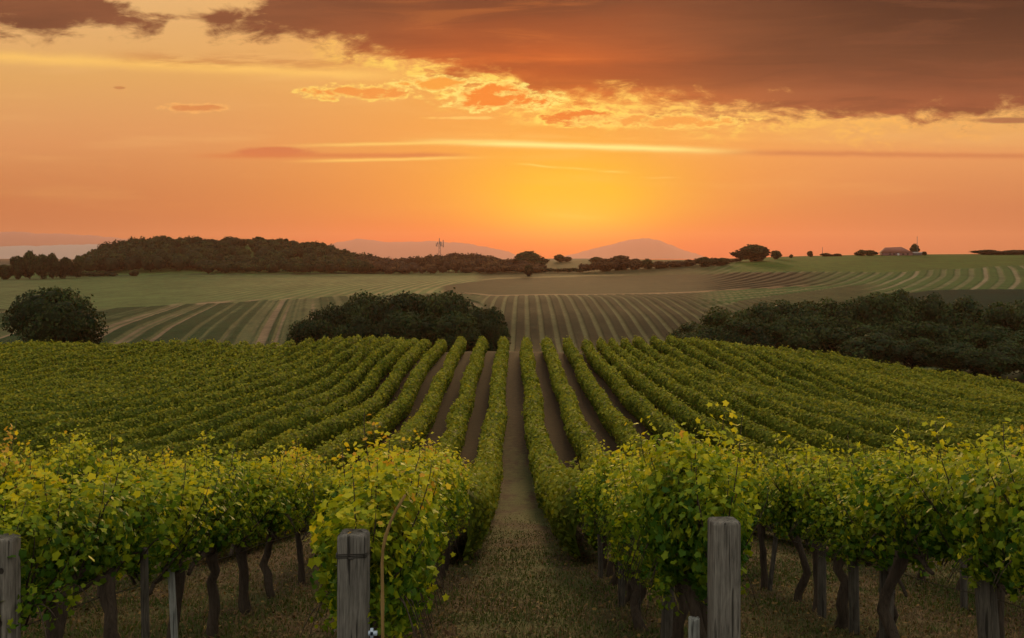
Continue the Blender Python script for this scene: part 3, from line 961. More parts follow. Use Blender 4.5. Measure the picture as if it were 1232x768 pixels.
for X, ds, pr, rl in rowdefs:
    for j, d in enumerate(ds):
        p = pr[seq[id(pr)] % len(pr)]; seq[id(pr)] += 1 + (j == 2)
        x_ = float(row_x(X, d)) + rng.normal(0, .03)
        if pr is protos_low: x_ += (-1 if X < 0 else .6) * .15 * min(1, j / 3) - (.05 if X > 0 and j == 0 else 0)
        look = 'leafy yellow-green vine' if pr is protos_low else 'dark-trunked vine'
        lab = '%s, %s in the %s' % (look, ORD[j], rl)
        loc = (x_, d, h(x_, d)); rz = rng.uniform(-.12, .12) + (math.pi if rng.random() < .5 else 0)
        sc = (rng.uniform(.95, 1.12), rng.uniform(.98, 1.1), rng.uniform(.90, 1.14))
        if p.name not in used:
            used.add(p.name); p.location = loc; p.rotation_euler = (0, 0, rz); p.scale = sc
            p['label'] = lab; p['group'] = 'grape vines in the near rows'
        else:
            dup(p, loc, rz, sc, lab, 'grape vines in the near rows')


# ------------------------------------------------------------------ end posts and stakes
def post(name, x, y, w, dpt, height, rnd, mat, label, cat, chip=0.0, lean=(0, 0), rz=0.0, group=None, seed=1):
    """squared timber post with eased corners and a worn top"""
    r = np.random.default_rng(seed)
    seg = 28
    th = np.linspace(0, 2 * math.pi, seg, endpoint=False) + math.pi / seg
    e = 0.30 if rnd < 1 else 1.0        # superellipse exponent: squared or round
    cx_ = np.sign(np.cos(th)) * np.abs(np.cos(th)) ** e * w / 2
    cy_ = np.sign(np.sin(th)) * np.abs(np.sin(th)) ** e * dpt / 2
    zs = np.concatenate([np.linspace(-.25, height - .02, 40), height - .02 + .02 * np.sin(np.linspace(.15, 1, 7) * math.pi / 2)])
    k = len(zs)
    crk = 1 - 0.035 * (r.random(seg) < .25)
    V_ = []
    for i, z in enumerate(zs):
        t_ = max(0.0, (z - (height - .02)) / .02)
        sc = 1 - (0.16 if rnd < 1 else .08) * (1 - math.sqrt(max(0, 1 - t_ * t_)))
        jit = 1 + r.normal(0, .004, seg)
        zz = np.full(seg, z)
        if chip and z > height - .06: zz = zz - chip * np.maximum(0, np.sin(th * 2 + 1.0) * .5 + r.normal(0, .25, seg)) * ((z - height + .06) / .06)
        V_.append(np.stack([cx_ * sc * crk * jit + lean[0] * z, cy_ * sc * crk * jit + lean[1] * z, zz], 1))
    v_ = np.concatenate(V_)
    ii = np.arange(k * seg).reshape(k, seg); i2 = np.roll(ii, -1, 1)
    f_ = np.stack([ii[:-1].ravel(), i2[:-1].ravel(), i2[1:].ravel(), ii[1:].ravel()], 1)
    topc = np.array([[lean[0] * height, lean[1] * height, height + .001 - chip * .3]])
    v_ = np.concatenate([v_, topc]); c_ = len(v_) - 1
    tf = np.stack([ii[-1], i2[-1], np.full(seg, c_)], 1)
    o_ = mesh(name, v_, [f_, tf], mat, None, None, True)
    o_.location = (x, y, h(x, y)); o_.rotation_euler = (0, 0, rz)
    tag(o_, label, cat, group)
    return o_


GP = 'wooden end posts of the vine rows'
def px2x(px, d): return (px - 616) / F * d


woodA = wood_mat('post_wood_a', c4(.050, .042, .037), c4(.185, .160, .142), [(.01, .55, .022)])
woodB = wood_mat('post_wood_b', c4(.045, .038, .034), c4(.165, .145, .130), [(.0, .30, .0)], .9)
woodC = wood_mat('post_wood_c', c4(.055, .046, .040), c4(.20, .172, .150), [(.036, 1.07, .017), (.026, .79, .020), (-.05, .55, .02)], .7)
post('wooden_post', px2x(871, 5.9), 5.9, .172, .15, 1.30, 0, woodA, 'tall squared grey post with rounded shoulders right of the path', 'post', .0, rz=.06, group=GP, seed=3)
post('wooden_post', px2x(425.5, 5.3), 5.3, .158, .14, 1.27, 0, woodB, 'squared dark grey post with a chipped top, beside the thin pale cane', 'post', .02, rz=-.05, group=GP, seed=5)
post('wooden_post', px2x(1, 5.4), 5.4, .165, .15, 1.24, 0, woodC, 'grey squared post with two dark knots, cut by the photo edge', 'post', .004, rz=.03, group=GP, seed=8)

for pn, zz, w in (('wooden_post.001', 1.15, .079),):
    A_ = Acc()
    for k in range(3):
        z0 = zz + k * .009
        pts = [(-w, -w * .9, z0), (w, -w * .9, z0 + .006), (w, w * .9, z0), (-w, w * .9, z0 + .004), (-w, -w * .9, z0 + .002)]
        A_.add(*tube(pts, .0028, 5))
    A_.add(*box(-.012, .010, -w * .9 - .008, -w * .9 + .004, zz - .004, zz + .004))
    A_.build('wire_wrap', M['wire'], bpy.data.objects[pn])

GS = 'wooden stakes under the vines'
stakes = [  # px of base, distance, width, height, lean, material, label
    (989, 10.45, .088, .98, (.0, 0), 'stake_wood', 'round grey stake second from the leaning one under the vines'),
    (1028, 9.45, .100, 1.0, (-.03, 0), 'stake_wood', 'grey stake with a pale chipped head, just left of the broad banded one'),
    (1066, 8.62, .125, 1.0, (-.05, 0), 'stake_wood', 'broad grey stake with a wire band round its middle'),
    (926, 12.6, .060, 1.0, (-.15, .0), 'stake_wood', 'thin pale stake leaning left behind the tall round-shouldered post'),
    (176, 7.35, .060, 1.0, (.02, 0), 'stake_wood', 'thin smooth grey stake between two dark trunks'),
    (212, 7.9, .055, 1.0, (.05, 0), 'pale_wood', 'whitish splintered stake leaning on a dark trunk'),
    (835, 6.15, .075, .68, (.0, 0), 'pale_wood', 'short whitish stake beside the tall round-shouldered post'),
    (406, 9.6, .070, 1.08, (.0, 0), 'pale_wood', 'pale stake half hidden by the chipped post'),
    (1160, 10.9, .075, .9, (-.02, 0), 'stake_wood', 'short faded stake standing alone between two trunks'),
    (1196, 6.5, .135, .95, (-.06, .02), 'stake_wood', 'thickest grey stake, set against the last vine before the right edge'),
    (723, 13.9, .075, 1.0, (-.04, 0), 'stake_wood', 'slanting dark stake deepest in the row beside the path'),
    (748, 11.2, .085, .95, (-.03, 0), 'stake_wood', 'upright dark stake in the middle of the row beside the path'),
    (768, 9.9, .055, .9, (.02, 0), 'stake_wood', 'slim brown stake before the wire loops beside the path'),
    (800, 8.2, .095, .85, (-.05, 0), 'stake_wood', 'stout split stake near the round-shouldered post'),
]
for i, (px, d, w, hh, ln, mt, lb) in enumerate(stakes):
    o = post('vine_stake', px2x(px, d), d, w, w * .95, hh, 1, M[mt], lb, 'stake', .02, ln, rz=i * .7, group=GS, seed=30 + i)
    if i == 2:
        A_ = Acc()
        for zz in (.52, .535):
            th = np.linspace(0, 2 * math.pi, 25); A_.add(*tube(np.stack([np.cos(th) * .066 - .05 * zz, np.sin(th) * .066, zz + .006 * np.sin(th * 2)], 1), .003, 5))
        A_.build('wire_band', M['wire'], o)

# thin cane with clips beside the chipped post
rt_ = thing('training_cane', 'thin pale bamboo cane rising into the leaves beside the chipped post', 'cane', (px2x(458, 5.15), 5.15, h(px2x(458, 5.15), 5.15)))
A_ = Acc(); q = np.linspace(0, 1, 24)
cx_ = .01 * np.sin(q * 3) + np.where(q > .78, (q - .78) ** 2 * 2.6, 0)
A_.add(*tube(np.stack([cx_, q * 0, -.15 + q * 1.62], 1), np.interp(q, [0, 1], [.0115, .007]) * (1 + .25 * (np.arange(24) % 5 == 0)), 8)); A_.build('cane', M['cane'], rt_)
A_ = Acc()
A_.add(*box(-.03, .03, -.035, -.012, .615, .650)); A_.add(*box(-.022, .022, -.045, .02, .655, .668)); A_.add(*box(-.02, .0, -.04, -.01, .585, .61)); A_.build('clip', M['clip'], rt_, False)
A_ = Acc(); A_.add(*box(-.060, -.015, -.03, -.012, .755, .775)); A_.add(*box(-.05, -.035, -.03, -.015, .74, .79)); A_.build('clip', M['clip'], rt_, False)

# trellis wires
for X, y0, nm in ((LX[0], 5.3, 'chipped square post'), (RX[0], 5.9, 'tall round-shouldered post'), (LX[1], 5.4, 'post with two dark knots'), (RX[1], 5.0, 'grey stakes of the second row')):
    r_ = thing('trellis_wire', 'thin dark trellis wires running from the %s into the leaves' % nm, 'wire', (X, y0, h(X, y0)), group='trellis wires of the near rows')
    for hz in (.72, 1.08):
        yy_ = np.linspace(y0, 15.5, 40)
        pts = np.stack([np.full(40, 0.0), yy_ - y0, np.array([h(X, q_) for q_ in yy_]) - h(X, y0) + hz - .02 * np.abs(np.sin(yy_ * 1.4))], 1)
        A_ = Acc(); A_.add(*tube(pts, .0035, 5)); A_.build('wire_strand', M['wire'], r_)

# ------------------------------------------------------------------ hedge-like rows beyond
prof = np.array([(-.24, .18), (-.36, .42), (-.42, .75), (-.37, 1.02), (-.21, 1.20), (0, 1.27), (.21, 1.20), (.37, 1.02), (.42, .75), (.36, .42), (.24, .18)])
CREST = 94.0


def hedge(X, y0, y1, seed, lab, hscale=1.0):
    r = np.random.default_rng(seed)
    ys_ = np.arange(y0, y1, .35 if y0 < 40 else .5)
    n = len(ys_); k = len(prof)
    bm1 = 1 + .30 * (vnoise(ys_ / 1.5, ys_ * 0 + seed, 1) - .5) + .22 * (vnoise(ys_ / .6, ys_ * 0 + seed, 2) - .5)
    hz = hscale * (1 + .20 * (vnoise(ys_ / 1.9, ys_ * 0 + seed, 3) - .5) + .12 * (vnoise(ys_ / .7, ys_ * 0 + seed, 4) - .5))
    # beyond NEAR_END the vines are clipped lower and narrower
    gx = row_x(X, ys_) + .22 * (vnoise(ys_ / 6.0, ys_ * 0 + seed, 5) - .5)
    bm1 = bm1 * (1 - .14 * sm(abs(X), 2, 6)) * (1 - .24 * sm(abs(X), 3, 14) * sm(ys_, 24, 96))
    gz = H(gx, ys_)
    endt = np.minimum(1, np.minimum((np.arange(n) + .6) / 2, (n - np.arange(n) - .4) / 2)) ** .5
    PX_ = gx[:, None] + prof[None, :, 0] * (bm1 * endt)[:, None] * (1 + .10 * r.uniform(-1, 1, (n, k)))
    PZ_ = gz[:, None] + .15 + (prof[None, :, 1] * (1 + .05 * r.uniform(-1, 1, (n, k))) - .15) * (hz * endt)[:, None]
    PY_ = np.repeat(ys_[:, None], k, 1) + .1 * r.uniform(-1, 1, (n, k))
    sh = 0.86
    HX = gx[:, None] + (PX_ - gx[:, None]) * sh; HZ = gz[:, None] + .15 + (PZ_ - gz[:, None] - .15) * .93
    v_, f_ = grid(HX, PY_, HZ)
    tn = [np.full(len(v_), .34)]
    # leaves on the surface
    ym = (y0 + y1) / 2
    dens = np.interp(ys_, [14, 24, 34, 50, 95], [620, 420, 260, 170, 120])
    step = np.diff(ys_, append=ys_[-1] + .3)
    cnt = (dens * step)
    cnt = r.poisson(np.maximum(cnt, .1)).astype(int)
    idx = np.repeat(np.arange(n), cnt); idx = np.minimum(idx, n - 2)
    m_ = len(idx); q = r.uniform(0, k - 1.001, m_); i = q.astype(int); a = q - i; b = r.random(m_)
    def bil(T_): return (T_[idx, i] * (1 - a) + T_[idx, i + 1] * a) * (1 - b) + (T_[idx + 1, i] * (1 - a) + T_[idx + 1, i + 1] * a) * b
    P = np.stack([bil(PX_), bil(PY_), bil(PZ_)], 1) 
    ctr = np.stack([gx[idx], P[:, 1], gz[idx] + .75], 1)
    o_ = unit(P - ctr)
    P = P + o_ * np.abs(r.normal(0, .05, m_))[:, None]
    st_ = (r.random(m_) < .05) & (o_[:, 2] > .5); P[:, 2] += st_ * r.uniform(.05, .28, m_)
    N = unit(o_ + r.normal(0, .5, P.shape))
    dd = P[:, 1]
    size = r.uniform(.7, 1.25, m_) * np.interp(dd, [14, 30, 50, 95], [.050, .066, .085, .115])
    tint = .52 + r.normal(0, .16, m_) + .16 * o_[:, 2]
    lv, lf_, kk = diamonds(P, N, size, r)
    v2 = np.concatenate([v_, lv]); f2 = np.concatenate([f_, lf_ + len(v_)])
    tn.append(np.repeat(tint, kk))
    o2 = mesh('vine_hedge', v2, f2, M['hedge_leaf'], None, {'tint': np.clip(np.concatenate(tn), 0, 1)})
    tag(o2, lab, 'vine hedge', 'clipped vine hedges across the middle slope')
    return o2


for side, XS, nm in ((-1, LX, 'left'), (1, RX, 'right')):
    for k, X in enumerate(XS):
        cand = np.arange(NEAR_END + .3, CREST, .5); vis = np.abs(row_x(X, cand)) / cand < .56
        if not vis.any(): continue
        ya = float(cand[np.argmax(vis)])
        crest = CREST - (0 if side < 0 else 0)
        if ya > crest - 3: continue
        if k == 0: lb = 'long clipped green vine hedge bordering the central path on its %s side' % nm
        else: lb = 'long clipped green vine hedge, %s to the %s of the central path' % (ORD[k], nm)
        hedge(X, ya, crest + rng.uniform(-.8, .8), 100 + k * 2 + (side > 0), lb, 1.0 - (.06 if k > 2 else 0))

# ------------------------------------------------------------------ grass and straw near the camera
def grass(n, y0, y1, seed, hmin, hmax, name, lab, dry):
    r = np.random.default_rng(seed)
    y = y0 + (y1 - y0) * r.random(n) ** 1.25
    x = (r.random(n) * 2 - 1) * .58 * y
    z = H(x, y)
    cl = vnoise(x / .5, y / .6, 9) * .6 + vnoise(x / 1.9, y / 2.4, 10) * .6
    onpath = (x > -.45) & (x < .95)
    if dry: keep = r.random(n) < 1.15 - cl * .6
    else: keep = r.random(n) < np.clip((cl - .42 + .08 * onpath) * 3.4, .08, 1)
    keep &= r.random(n) < 1 - sm(y, 14, y1)
    x, y, z, cl = x[keep], y[keep], z[keep], cl[keep]; n = len(x)
    hgt = r.uniform(hmin, hmax, n) * (1 - .6 * sm(y, 12, 34)) * (0.7 + .6 * cl)
    a = r.uniform(0, 2 * math.pi, n); wd = r.uniform(.0022, .0048, n) * (1 + y / 12)
    if dry:
        lay = r.uniform(.7, 1.54, n)
    else: lay = r.uniform(.1, 1.1, n)
    dir_ = np.stack([np.cos(a), np.sin(a)], 1); sd_ = np.stack([-np.sin(a), np.cos(a)], 1)
    base = np.stack([x, y, z - .004], 1)
    mid = base.copy(); mid[:, :2] += dir_ * (hgt * np.sin(lay) * .4)[:, None]; mid[:, 2] += hgt * np.cos(lay * .7) * .6
    tip = base.copy(); tip[:, :2] += dir_ * (hgt * np.sin(lay))[:, None]; tip[:, 2] += np.maximum(hgt * np.cos(lay), .008)
    s3 = np.concatenate([sd_, np.zeros((n, 1))], 1) * wd[:, None]
    v_ = np.stack([base - s3, base + s3, mid + s3 * .8, mid - s3 * .8, tip], 1).reshape(-1, 3)
    b = np.arange(n)[:, None] * 5
    f4 = b + np.array([[0, 1, 2, 3]]); f3 = b + np.array([[3, 2, 4]])
    tint = (r.normal(.62, .17, n) if dry else r.normal(.22, .12, n))
    o_ = mesh(name, v_, [f4, f3], M['grass'], None, {'tint': np.clip(np.repeat(tint, 5), 0, 1)})
    o_['kind'] = 'stuff'; o_['label'] = lab; o_['category'] = 'grass'


grass(240000, 5.2, 40, 1, .02, .075, 'grass', 'short green grass tufts growing between the near vine rows', False)
grass(200000, 5.2, 36, 2, .03, .11, 'dry_grass', 'dry straw-coloured grass lying over the ground under the vines', True)


def fallen(n):
    r = np.random.default_rng(44)
    y = 5.5 + 20 * r.random(n) ** 1.4; x = (r.random(n) * 2 - 1) * .56 * y
    rows_ = np.array([-6.8, -4.8, -2.8, -1.0, 1.35, 3.25, 5.25, 7.25])
    near = rows_[np.argmin(np.abs(x[:, None] - rows_[None]), 1)]
    x = np.where(r.random(n) < .7, near + r.normal(0, .38, n), x)
    P = np.stack([x, y, H(x, y) + r.uniform(.012, .04, n)], 1)
    N = unit(r.normal(0, .35, (n, 3)) + np.array([0, 0, 1]))
    v_, f_, k_ = lobed(P, N, r.uniform(.018, .038, n), r)
    o_ = mesh('fallen_leaves', v_, f_, M['dead_leaf'], None, {'tint': np.repeat(r.random(n), k_)})
    o_['kind'] = 'stuff'; o_['label'] = 'brown fallen vine leaves scattered on the ground'; o_['category'] = 'leaves'


M['dead_leaf'] = leaf_mat('dead_leaf', [(0.0, c4(.03, .018, .010)), (0.5, c4(.085, .045, .02)), (1.0, c4(.20, .12, .04))], .1, .8, .1, 0, 1.0)
fallen(9000)

# ------------------------------------------------------------------ trees
def blobs_cloud(blobs, n, size, r, squash=1.0):
    """leaf cards over overlapping lobes; also an inner mass"""
    B = np.array(blobs, float)          # x y z rx ry rz
    w = (B[:, 3] * B[:, 5]); w /= w.sum()
    bi = r.choice(len(B), n, p=w)
    d = unit(r.normal(size=(n, 3)))
    rad = 1 + .04 - np.abs(r.normal(0, .17, n)) + (r.random(n) < .06) * r.uniform(0, .16, n)
    lum = 1 + .12 * np.sin(d[:, 0] * 7 + bi) * np.sin(d[:, 2] * 6 + bi * 2)
    P = B[bi, :3] + d * B[bi, 3:6] * (rad * lum)[:, None]
    inside = np.zeros(n, bool)
    for j in range(len(B)):
        q = (P - B[j, :3]) / B[j, 3:6]
        inside |= ((q ** 2).sum(1) < .60) & (bi != j)
    P = P[~inside]; d = d[~inside]; bi = bi[~inside]
    N = unit(d + r.normal(0, .5, d.shape))
    lob = r.uniform(-.26, .26, len(B))
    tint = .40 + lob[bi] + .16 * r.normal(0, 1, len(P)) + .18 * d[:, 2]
    return P, N, r.uniform(.6, 1.3, len(P)) * size, tint


_ico = None
def ico():
    global _ico
    if _ico is None:
        import bmesh
        b = bmesh.new(); bmesh.ops.create_icosphere(b, subdivisions=2, radius=1)
        _ico = (np.array([q.co[:] for q in b.verts]), np.array([[q.index for q in f_.verts] for f_ in b.faces])); b.free()
    return _ico


def make_tree(name, lab, cat, seed, height, width, leaf, n, mat, lobes=14, base=0.12, flat=0.0, group=None, core=.62):
    """tree of given height and crown width; crown starts at base*height"""
    r = np.random.default_rng(seed)
    root = thing(name, lab, cat, group=group)
    zc = height * (base + 1) / 2; rz_ = height * (1 - base) / 2; rx = width / 2
    bl = [(0, 0, zc, rx * .66, rx * .66, rz_ * .74)]
    for i in range(lobes):
        d = unit(r.normal(size=3)); d[2] = d[2] * (1 - flat)
        s_ = r.uniform(.28, .46)
        k = .98 - s_
        bl.append((d[0] * rx * k, d[1] * rx * k, zc + d[2] * rz_ * k, rx * s_ * 1.1, rx * s_ * 1.1, rz_ * s_ * r.uniform(.85, 1.15)))
    A_ = Acc(); th = np.linspace(0, 1, 7)
    A_.add(*tube(np.stack([.02 * width * np.sin(th * 4), .02 * width * np.cos(th * 3), -.4 + th * height * .62], 1), np.linspace(width * .035, width * .012, 7), 8, .06))
    for b in bl[1:1 + min(8, lobes)]:
        s0 = np.array([0, 0, height * r.uniform(.12, .4)]); e0 = np.array(b[:3])
        q = np.linspace(0, 1, 5)[:, None]
        A_.add(*tube(s0 * (1 - q) + e0 * q + np.array([[0, 0, 1]]) * np.sin(q * 3.1) * .04 * height, np.linspace(width * .014, width * .004, 5), 6))
    A_.build('trunk', M['tree_bark'], root)
    P, N, sz, tint = blobs_cloud(bl, n, leaf, r)
    lv, lf_, kk = diamonds(P, N, sz, r)
    vs = [lv]; fs4 = lf_; ts = [np.repeat(tint, kk)]; f3 = []; c = len(lv)
    iv, if_ = ico()
    for b in bl:
        w_ = 1 + .12 * r.normal(size=(len(iv), 1))
        vs.append(np.array(b[:3]) + iv * np.array(b[3:6]) * core * w_); f3.append(if_ + c); c += len(iv); ts.append(np.full(len(iv), .15))
    mesh('crown', np.concatenate(vs), [fs4, np.concatenate(f3)], mat, root, {'tint': np.clip(np.concatenate(ts), 0, 1)})
    return root


def seat(root, px, d, sink=0.3, rz=0.0):
    x = px2x(px, d); root.location = (x, d, h(x, d) - sink); root.rotation_euler = (0, 0, rz)


def top_height(px, py, d):
    """height of something standing at px,d whose top is seen at py"""
    x = px2x(px, d)
    return EYE + (310 - py) / F * d - h(x, d)


# big round tree on the left
hh = top_height(66, 342, 128)
t1 = make_tree('round_tree', 'big dark round-crowned tree standing alone at the foot of the striped slope', 'tree', 61, hh + .3, 12.6, .21, 17000, M['tree_leaf'], 22, .04)
seat(t1, 66, 128)

# wood in the middle: overlapping crowns
G1 = 'crowns of the thicket behind the vineyard crest'
mid = [(372, 385, 138, 5.6), (393, 371, 142, 6.4), (418, 362, 146, 7.0), (444, 354, 150, 7.6), (474, 351, 146, 8.4), (503, 350, 150, 8.6), (530, 352, 146, 8.0),
       (556, 357, 142, 7.2), (578, 367, 138, 6.2), (592, 385, 134, 4.2), (432, 378, 134, 6.2), (492, 372, 132, 7.2), (545, 376, 132, 6.6), (468, 380, 130, 5.8)]
# unique looks per position
names = ['lowest outer crown at the striped slope end of the thicket', 'second crown in from the striped slope in the thicket', 'third crown from the striped slope, rounded and dark',
         'fourth crown from the striped slope, rising to the thicket top', 'broad crown forming the left half of the thicket top', 'tallest broad crown at the middle of the thicket',
         'crown forming the right shoulder of the thicket top', 'sloping crown two in from the striped centre field', 'crown one in from the striped centre field',
         'small end crown of the thicket beside the striped centre field', 'front crown low in the left part of the thicket', 'front crown low in the middle of the thicket',
         'front crown low in the right part of the thicket', 'small front crown showing least, low between two larger ones']
tp = [make_tree('broadleaf_tree', 'x', 'tree', 70 + i, 10, 10, .22, 7500, M['tree_leaf'], 12, .05, group=G1) for i in range(3)]
for i, (px, py, d, w) in enumerate(mid):
    hh = top_height(px, py, d) * 1.08 + .3
    lab = 'dark bushy tree, ' + names[i]
    sc = (w / 10 * 1.2, w / 10 * 1.2, hh / 10)
    p = tp[i % 3]
    if i < 3: p.scale = sc; p['label'] = lab; seat(p, px, d, rz=i * 1.3)
    else:
        q_ = dup(p, (0, 0, 0), 0, sc, lab, G1); seat(q_, px, d, rz=i * 1.3)

# tree belt on the right
G2 = 'trees of the belt below the teal field'
belt = []
r5 = np.random.default_rng(5)
for i, px in enumerate(np.linspace(842, 1262, 13)):
    py = np.interp(px, [830, 845, 870, 900, 950, 1000, 1050, 1100, 1150, 1200, 1262], [400, 384, 373, 371, 358, 363, 351, 356, 357, 364, 370]) + r5.uniform(-4, 3)
    belt.append((px, py, 150 + r5.uniform(-3, 3), r5.uniform(7.6, 9.4)))
for i, px in enumerate(np.linspace(852, 1250, 10)):
    py = np.interp(px, [830, 860, 1000, 1100, 1232], [400, 388, 386, 390, 396]) + r5.uniform(-7, 5)
    belt.append((px, py, 136 + r5.uniform(-3, 3), r5.uniform(6.5, 8.5)))
for i, px in enumerate(np.linspace(1050, 1250, 5)):
    py = np.interp(px, [1000, 1232], [404, 412]) + r5.uniform(-5, 5)
    belt.append((px, py, 122 + r5.uniform(-3, 3), r5.uniform(5.5, 7.5)))
tq = [make_tree('broadleaf_tree', 'x', 'tree', 80, 10, 10, .22, 7500, M['tree_leaf'], 13, .05, group=G2), make_tree('broadleaf_tree', 'x', 'tree', 81, 10, 10, .22, 7500, M['willow_leaf'], 15, .05, group=G2),
      make_tree('broadleaf_tree', 'x', 'tree', 82, 10, 10, .22, 7500, M['tree_leaf'], 10, .05, group=G2), make_tree('broadleaf_tree', 'x', 'tree', 83, 10, 10, .22, 8000, M['willow_leaf'], 18, .05, group=G2)]
kinds = ['dark green', 'greyish pale green', 'dense dark green', 'soft pale green']
usedq = [False] * 4
cnt_ = [0, 0, 0]
for i, (px, py, d, w) in enumerate(belt):
    line = 0 if d > 143 else (1 if d > 128 else 2)
    cnt_[line] += 1
    k = [0, 2, 1, 0, 3, 2, 0, 1, 3, 2, 1][(i * 5 + line) % 11]
    if px > 1120 and k in (0, 2) and i % 2: k = 1
    if px < 905: k = 0 if i % 2 else 2
    lab = '%s tree, %s from the left in the %s line of the tree belt' % (kinds[k], ORD[cnt_[line] - 1], ['back', 'middle', 'front'][line])
    hh = top_height(px, py, d) * 1.07 + .3; sc = (w / 10 * 1.15, w / 10 * 1.15, hh / 10)
    if not usedq[k]:
        usedq[k] = True; p = tq[k]; p.scale = sc; p['label'] = lab; seat(p, px, d, rz=i * .9)
    else:
        q_ = dup(tq[k], (0, 0, 0), 0, sc, lab, G2); seat(q_, px, d, rz=i * .9)

# trees along the horizon, each its own
GH = 'trees standing along the skyline'
fp = {'far_leaf': [make_tree('skyline_tree', 'x', 'tree', 90 + i, 10, 10, .42, 3800, M['far_leaf'], 10 + i * 3, .03, core=.66) for i in range(2)],
      'russet_leaf': [make_tree('skyline_tree', 'x', 'tree', 95, 10, 10, .42, 3600, M['russet_leaf'], 10, .03, core=.66)]}
usedf = set()
sky_trees = [  # px, base py, top py, width px, d, kind, label
    (22, 331, 304, 18, 560, 'far_leaf', 'dark tree at the outer end of the grove above the pale field'),
    (36, 332, 301, 20, 565, 'far_leaf', 'dark open-topped tree, second in the grove above the pale field'),
    (50, 333, 302, 18, 560, 'far_leaf', 'tallest dark tree at the middle of the grove above the pale field'),
    (64, 332, 304, 19, 565, 'far_leaf', 'dark tree just past the middle of the grove above the pale field'),
    (78, 330, 306, 18, 570, 'far_leaf', 'dark tree with a low crown near the wooded hill'),
    (92, 328, 307, 16, 575, 'far_leaf', 'small dark tree touching the foot of the wooded hill'),
    (6, 331, 316, 20, 560, 'far_leaf', 'low grey bush at the photo edge beside the grove'),
    (639, 330, 302, 40, 690, 'far_leaf', 'wide dome-shaped tree on the skyline above the woodland belt'),
    (636, 334, 317, 12, 560, 'far_leaf', 'narrow dark bush in front of the dome-shaped skyline tree'),
    (673, 316, 306, 15, 830, 'far_leaf', 'low tree on the skyline beyond the little field'),
    (683, 316, 308, 9, 830, 'far_leaf', 'tiny tree beside the low tree beyond the little field'),
    (716, 318, 309, 17, 800, 'far_leaf', 'small dome tree peeping behind the broad brown thicket'),
    (728, 329, 311, 30, 600, 'russet_leaf', 'broad brown bush sloping down to the little field'),
    (745, 329, 307, 42, 610, 'russet_leaf', 'broad brown dome thicket, largest on the middle skyline'),
    (764, 328, 311, 24, 600, 'russet_leaf', 'brown bush joined to the broad dome thicket'),
    (778, 328, 311, 15, 590, 'far_leaf', 'slim bush next to the broad brown thicket'),
    (794, 328, 314, 22, 590, 'russet_leaf', 'low reddish bush, first of the red ones along the field edge'),
    (812, 327, 314, 24, 590, 'russet_leaf', 'low reddish bush, second of the red ones along the field edge'),
    (828, 326, 312, 18, 590, 'russet_leaf', 'taller reddish bush ending the red ones along the field edge'),
    (850, 326, 309, 24, 570, 'far_leaf', 'square green bush at the start of the thick hedge by the meadow'),
    (868, 325, 309, 22, 570, 'far_leaf', 'square green bush at the end of the thick hedge by the meadow'),
    (903, 314, 294, 44, 600, 'far_leaf', 'large round dark tree on the ridge before the green crest'),
    (934, 311, 300, 12, 620, 'far_leaf', 'small upright tree beside the large round ridge tree'),
    (952, 310, 306, 5, 640, 'far_leaf', 'tiny dark bush on the ridge past the small upright tree'),
    (975, 309, 301, 7, 650, 'far_leaf', 'thin sapling on the ridge beside a pole'),
    (995, 309, 304.5, 15, 650, 'far_leaf', 'low dark hedge clump on the ridge past the sapling'),
    (1007, 309, 305.5, 12, 650, 'far_leaf', 'lowest hedge clump on the ridge between two larger ones'),
    (1035, 308, 300.5, 14, 640, 'far_leaf', 'dark clipped shrub on the ridge, first before the farmhouse'),
    (1047, 308, 300, 16, 640, 'far_leaf', 'dark clipped shrub touching the farmhouse'),
    (1101, 305, 293, 11, 652, 'far_leaf', 'yellowish small tree behind the farmhouse annex'),
    (1112, 306, 302, 6, 640, 'far_leaf', 'tiny bush on the ridge past the farmhouse annex'),
    (1190, 307, 300.5, 40, 650, 'far_leaf', 'long low green copse on the ridge near the photo edge'),
    (1222, 307, 300, 44, 650, 'far_leaf', 'low green copse cut by the photo edge on the ridge'),
    (161, 328, 325, 11, 600, 'far_leaf', 'lone tiny bush in the upper meadow below the wooded hill'),
]
for i, (px, pb, pt, wpx, d, kd, lab) in enumerate(sky_trees):
    pr = fp[kd]; p = pr[i % len(pr)]
    x = px2x(px, d); zb = h(x, d)
    ztop = EYE + (310 - pt) / F * d
    hh = max(ztop - zb, 2.0) + .5; w = wpx / F * d
    sc = (w / 10 * 1.12, w / 10 * 1.12, hh / 10)
    if p.name not in usedf:
        usedf.add(p.name); q_ = p; q_.scale = sc; q_['label'] = lab; q_['group'] = GH
    else: q_ = dup(p, (0, 0, 0), 0, sc, lab, GH)
    q_.location = (x, d, zb - .5); q_.rotation_euler = (0, 0, i * 1.1)


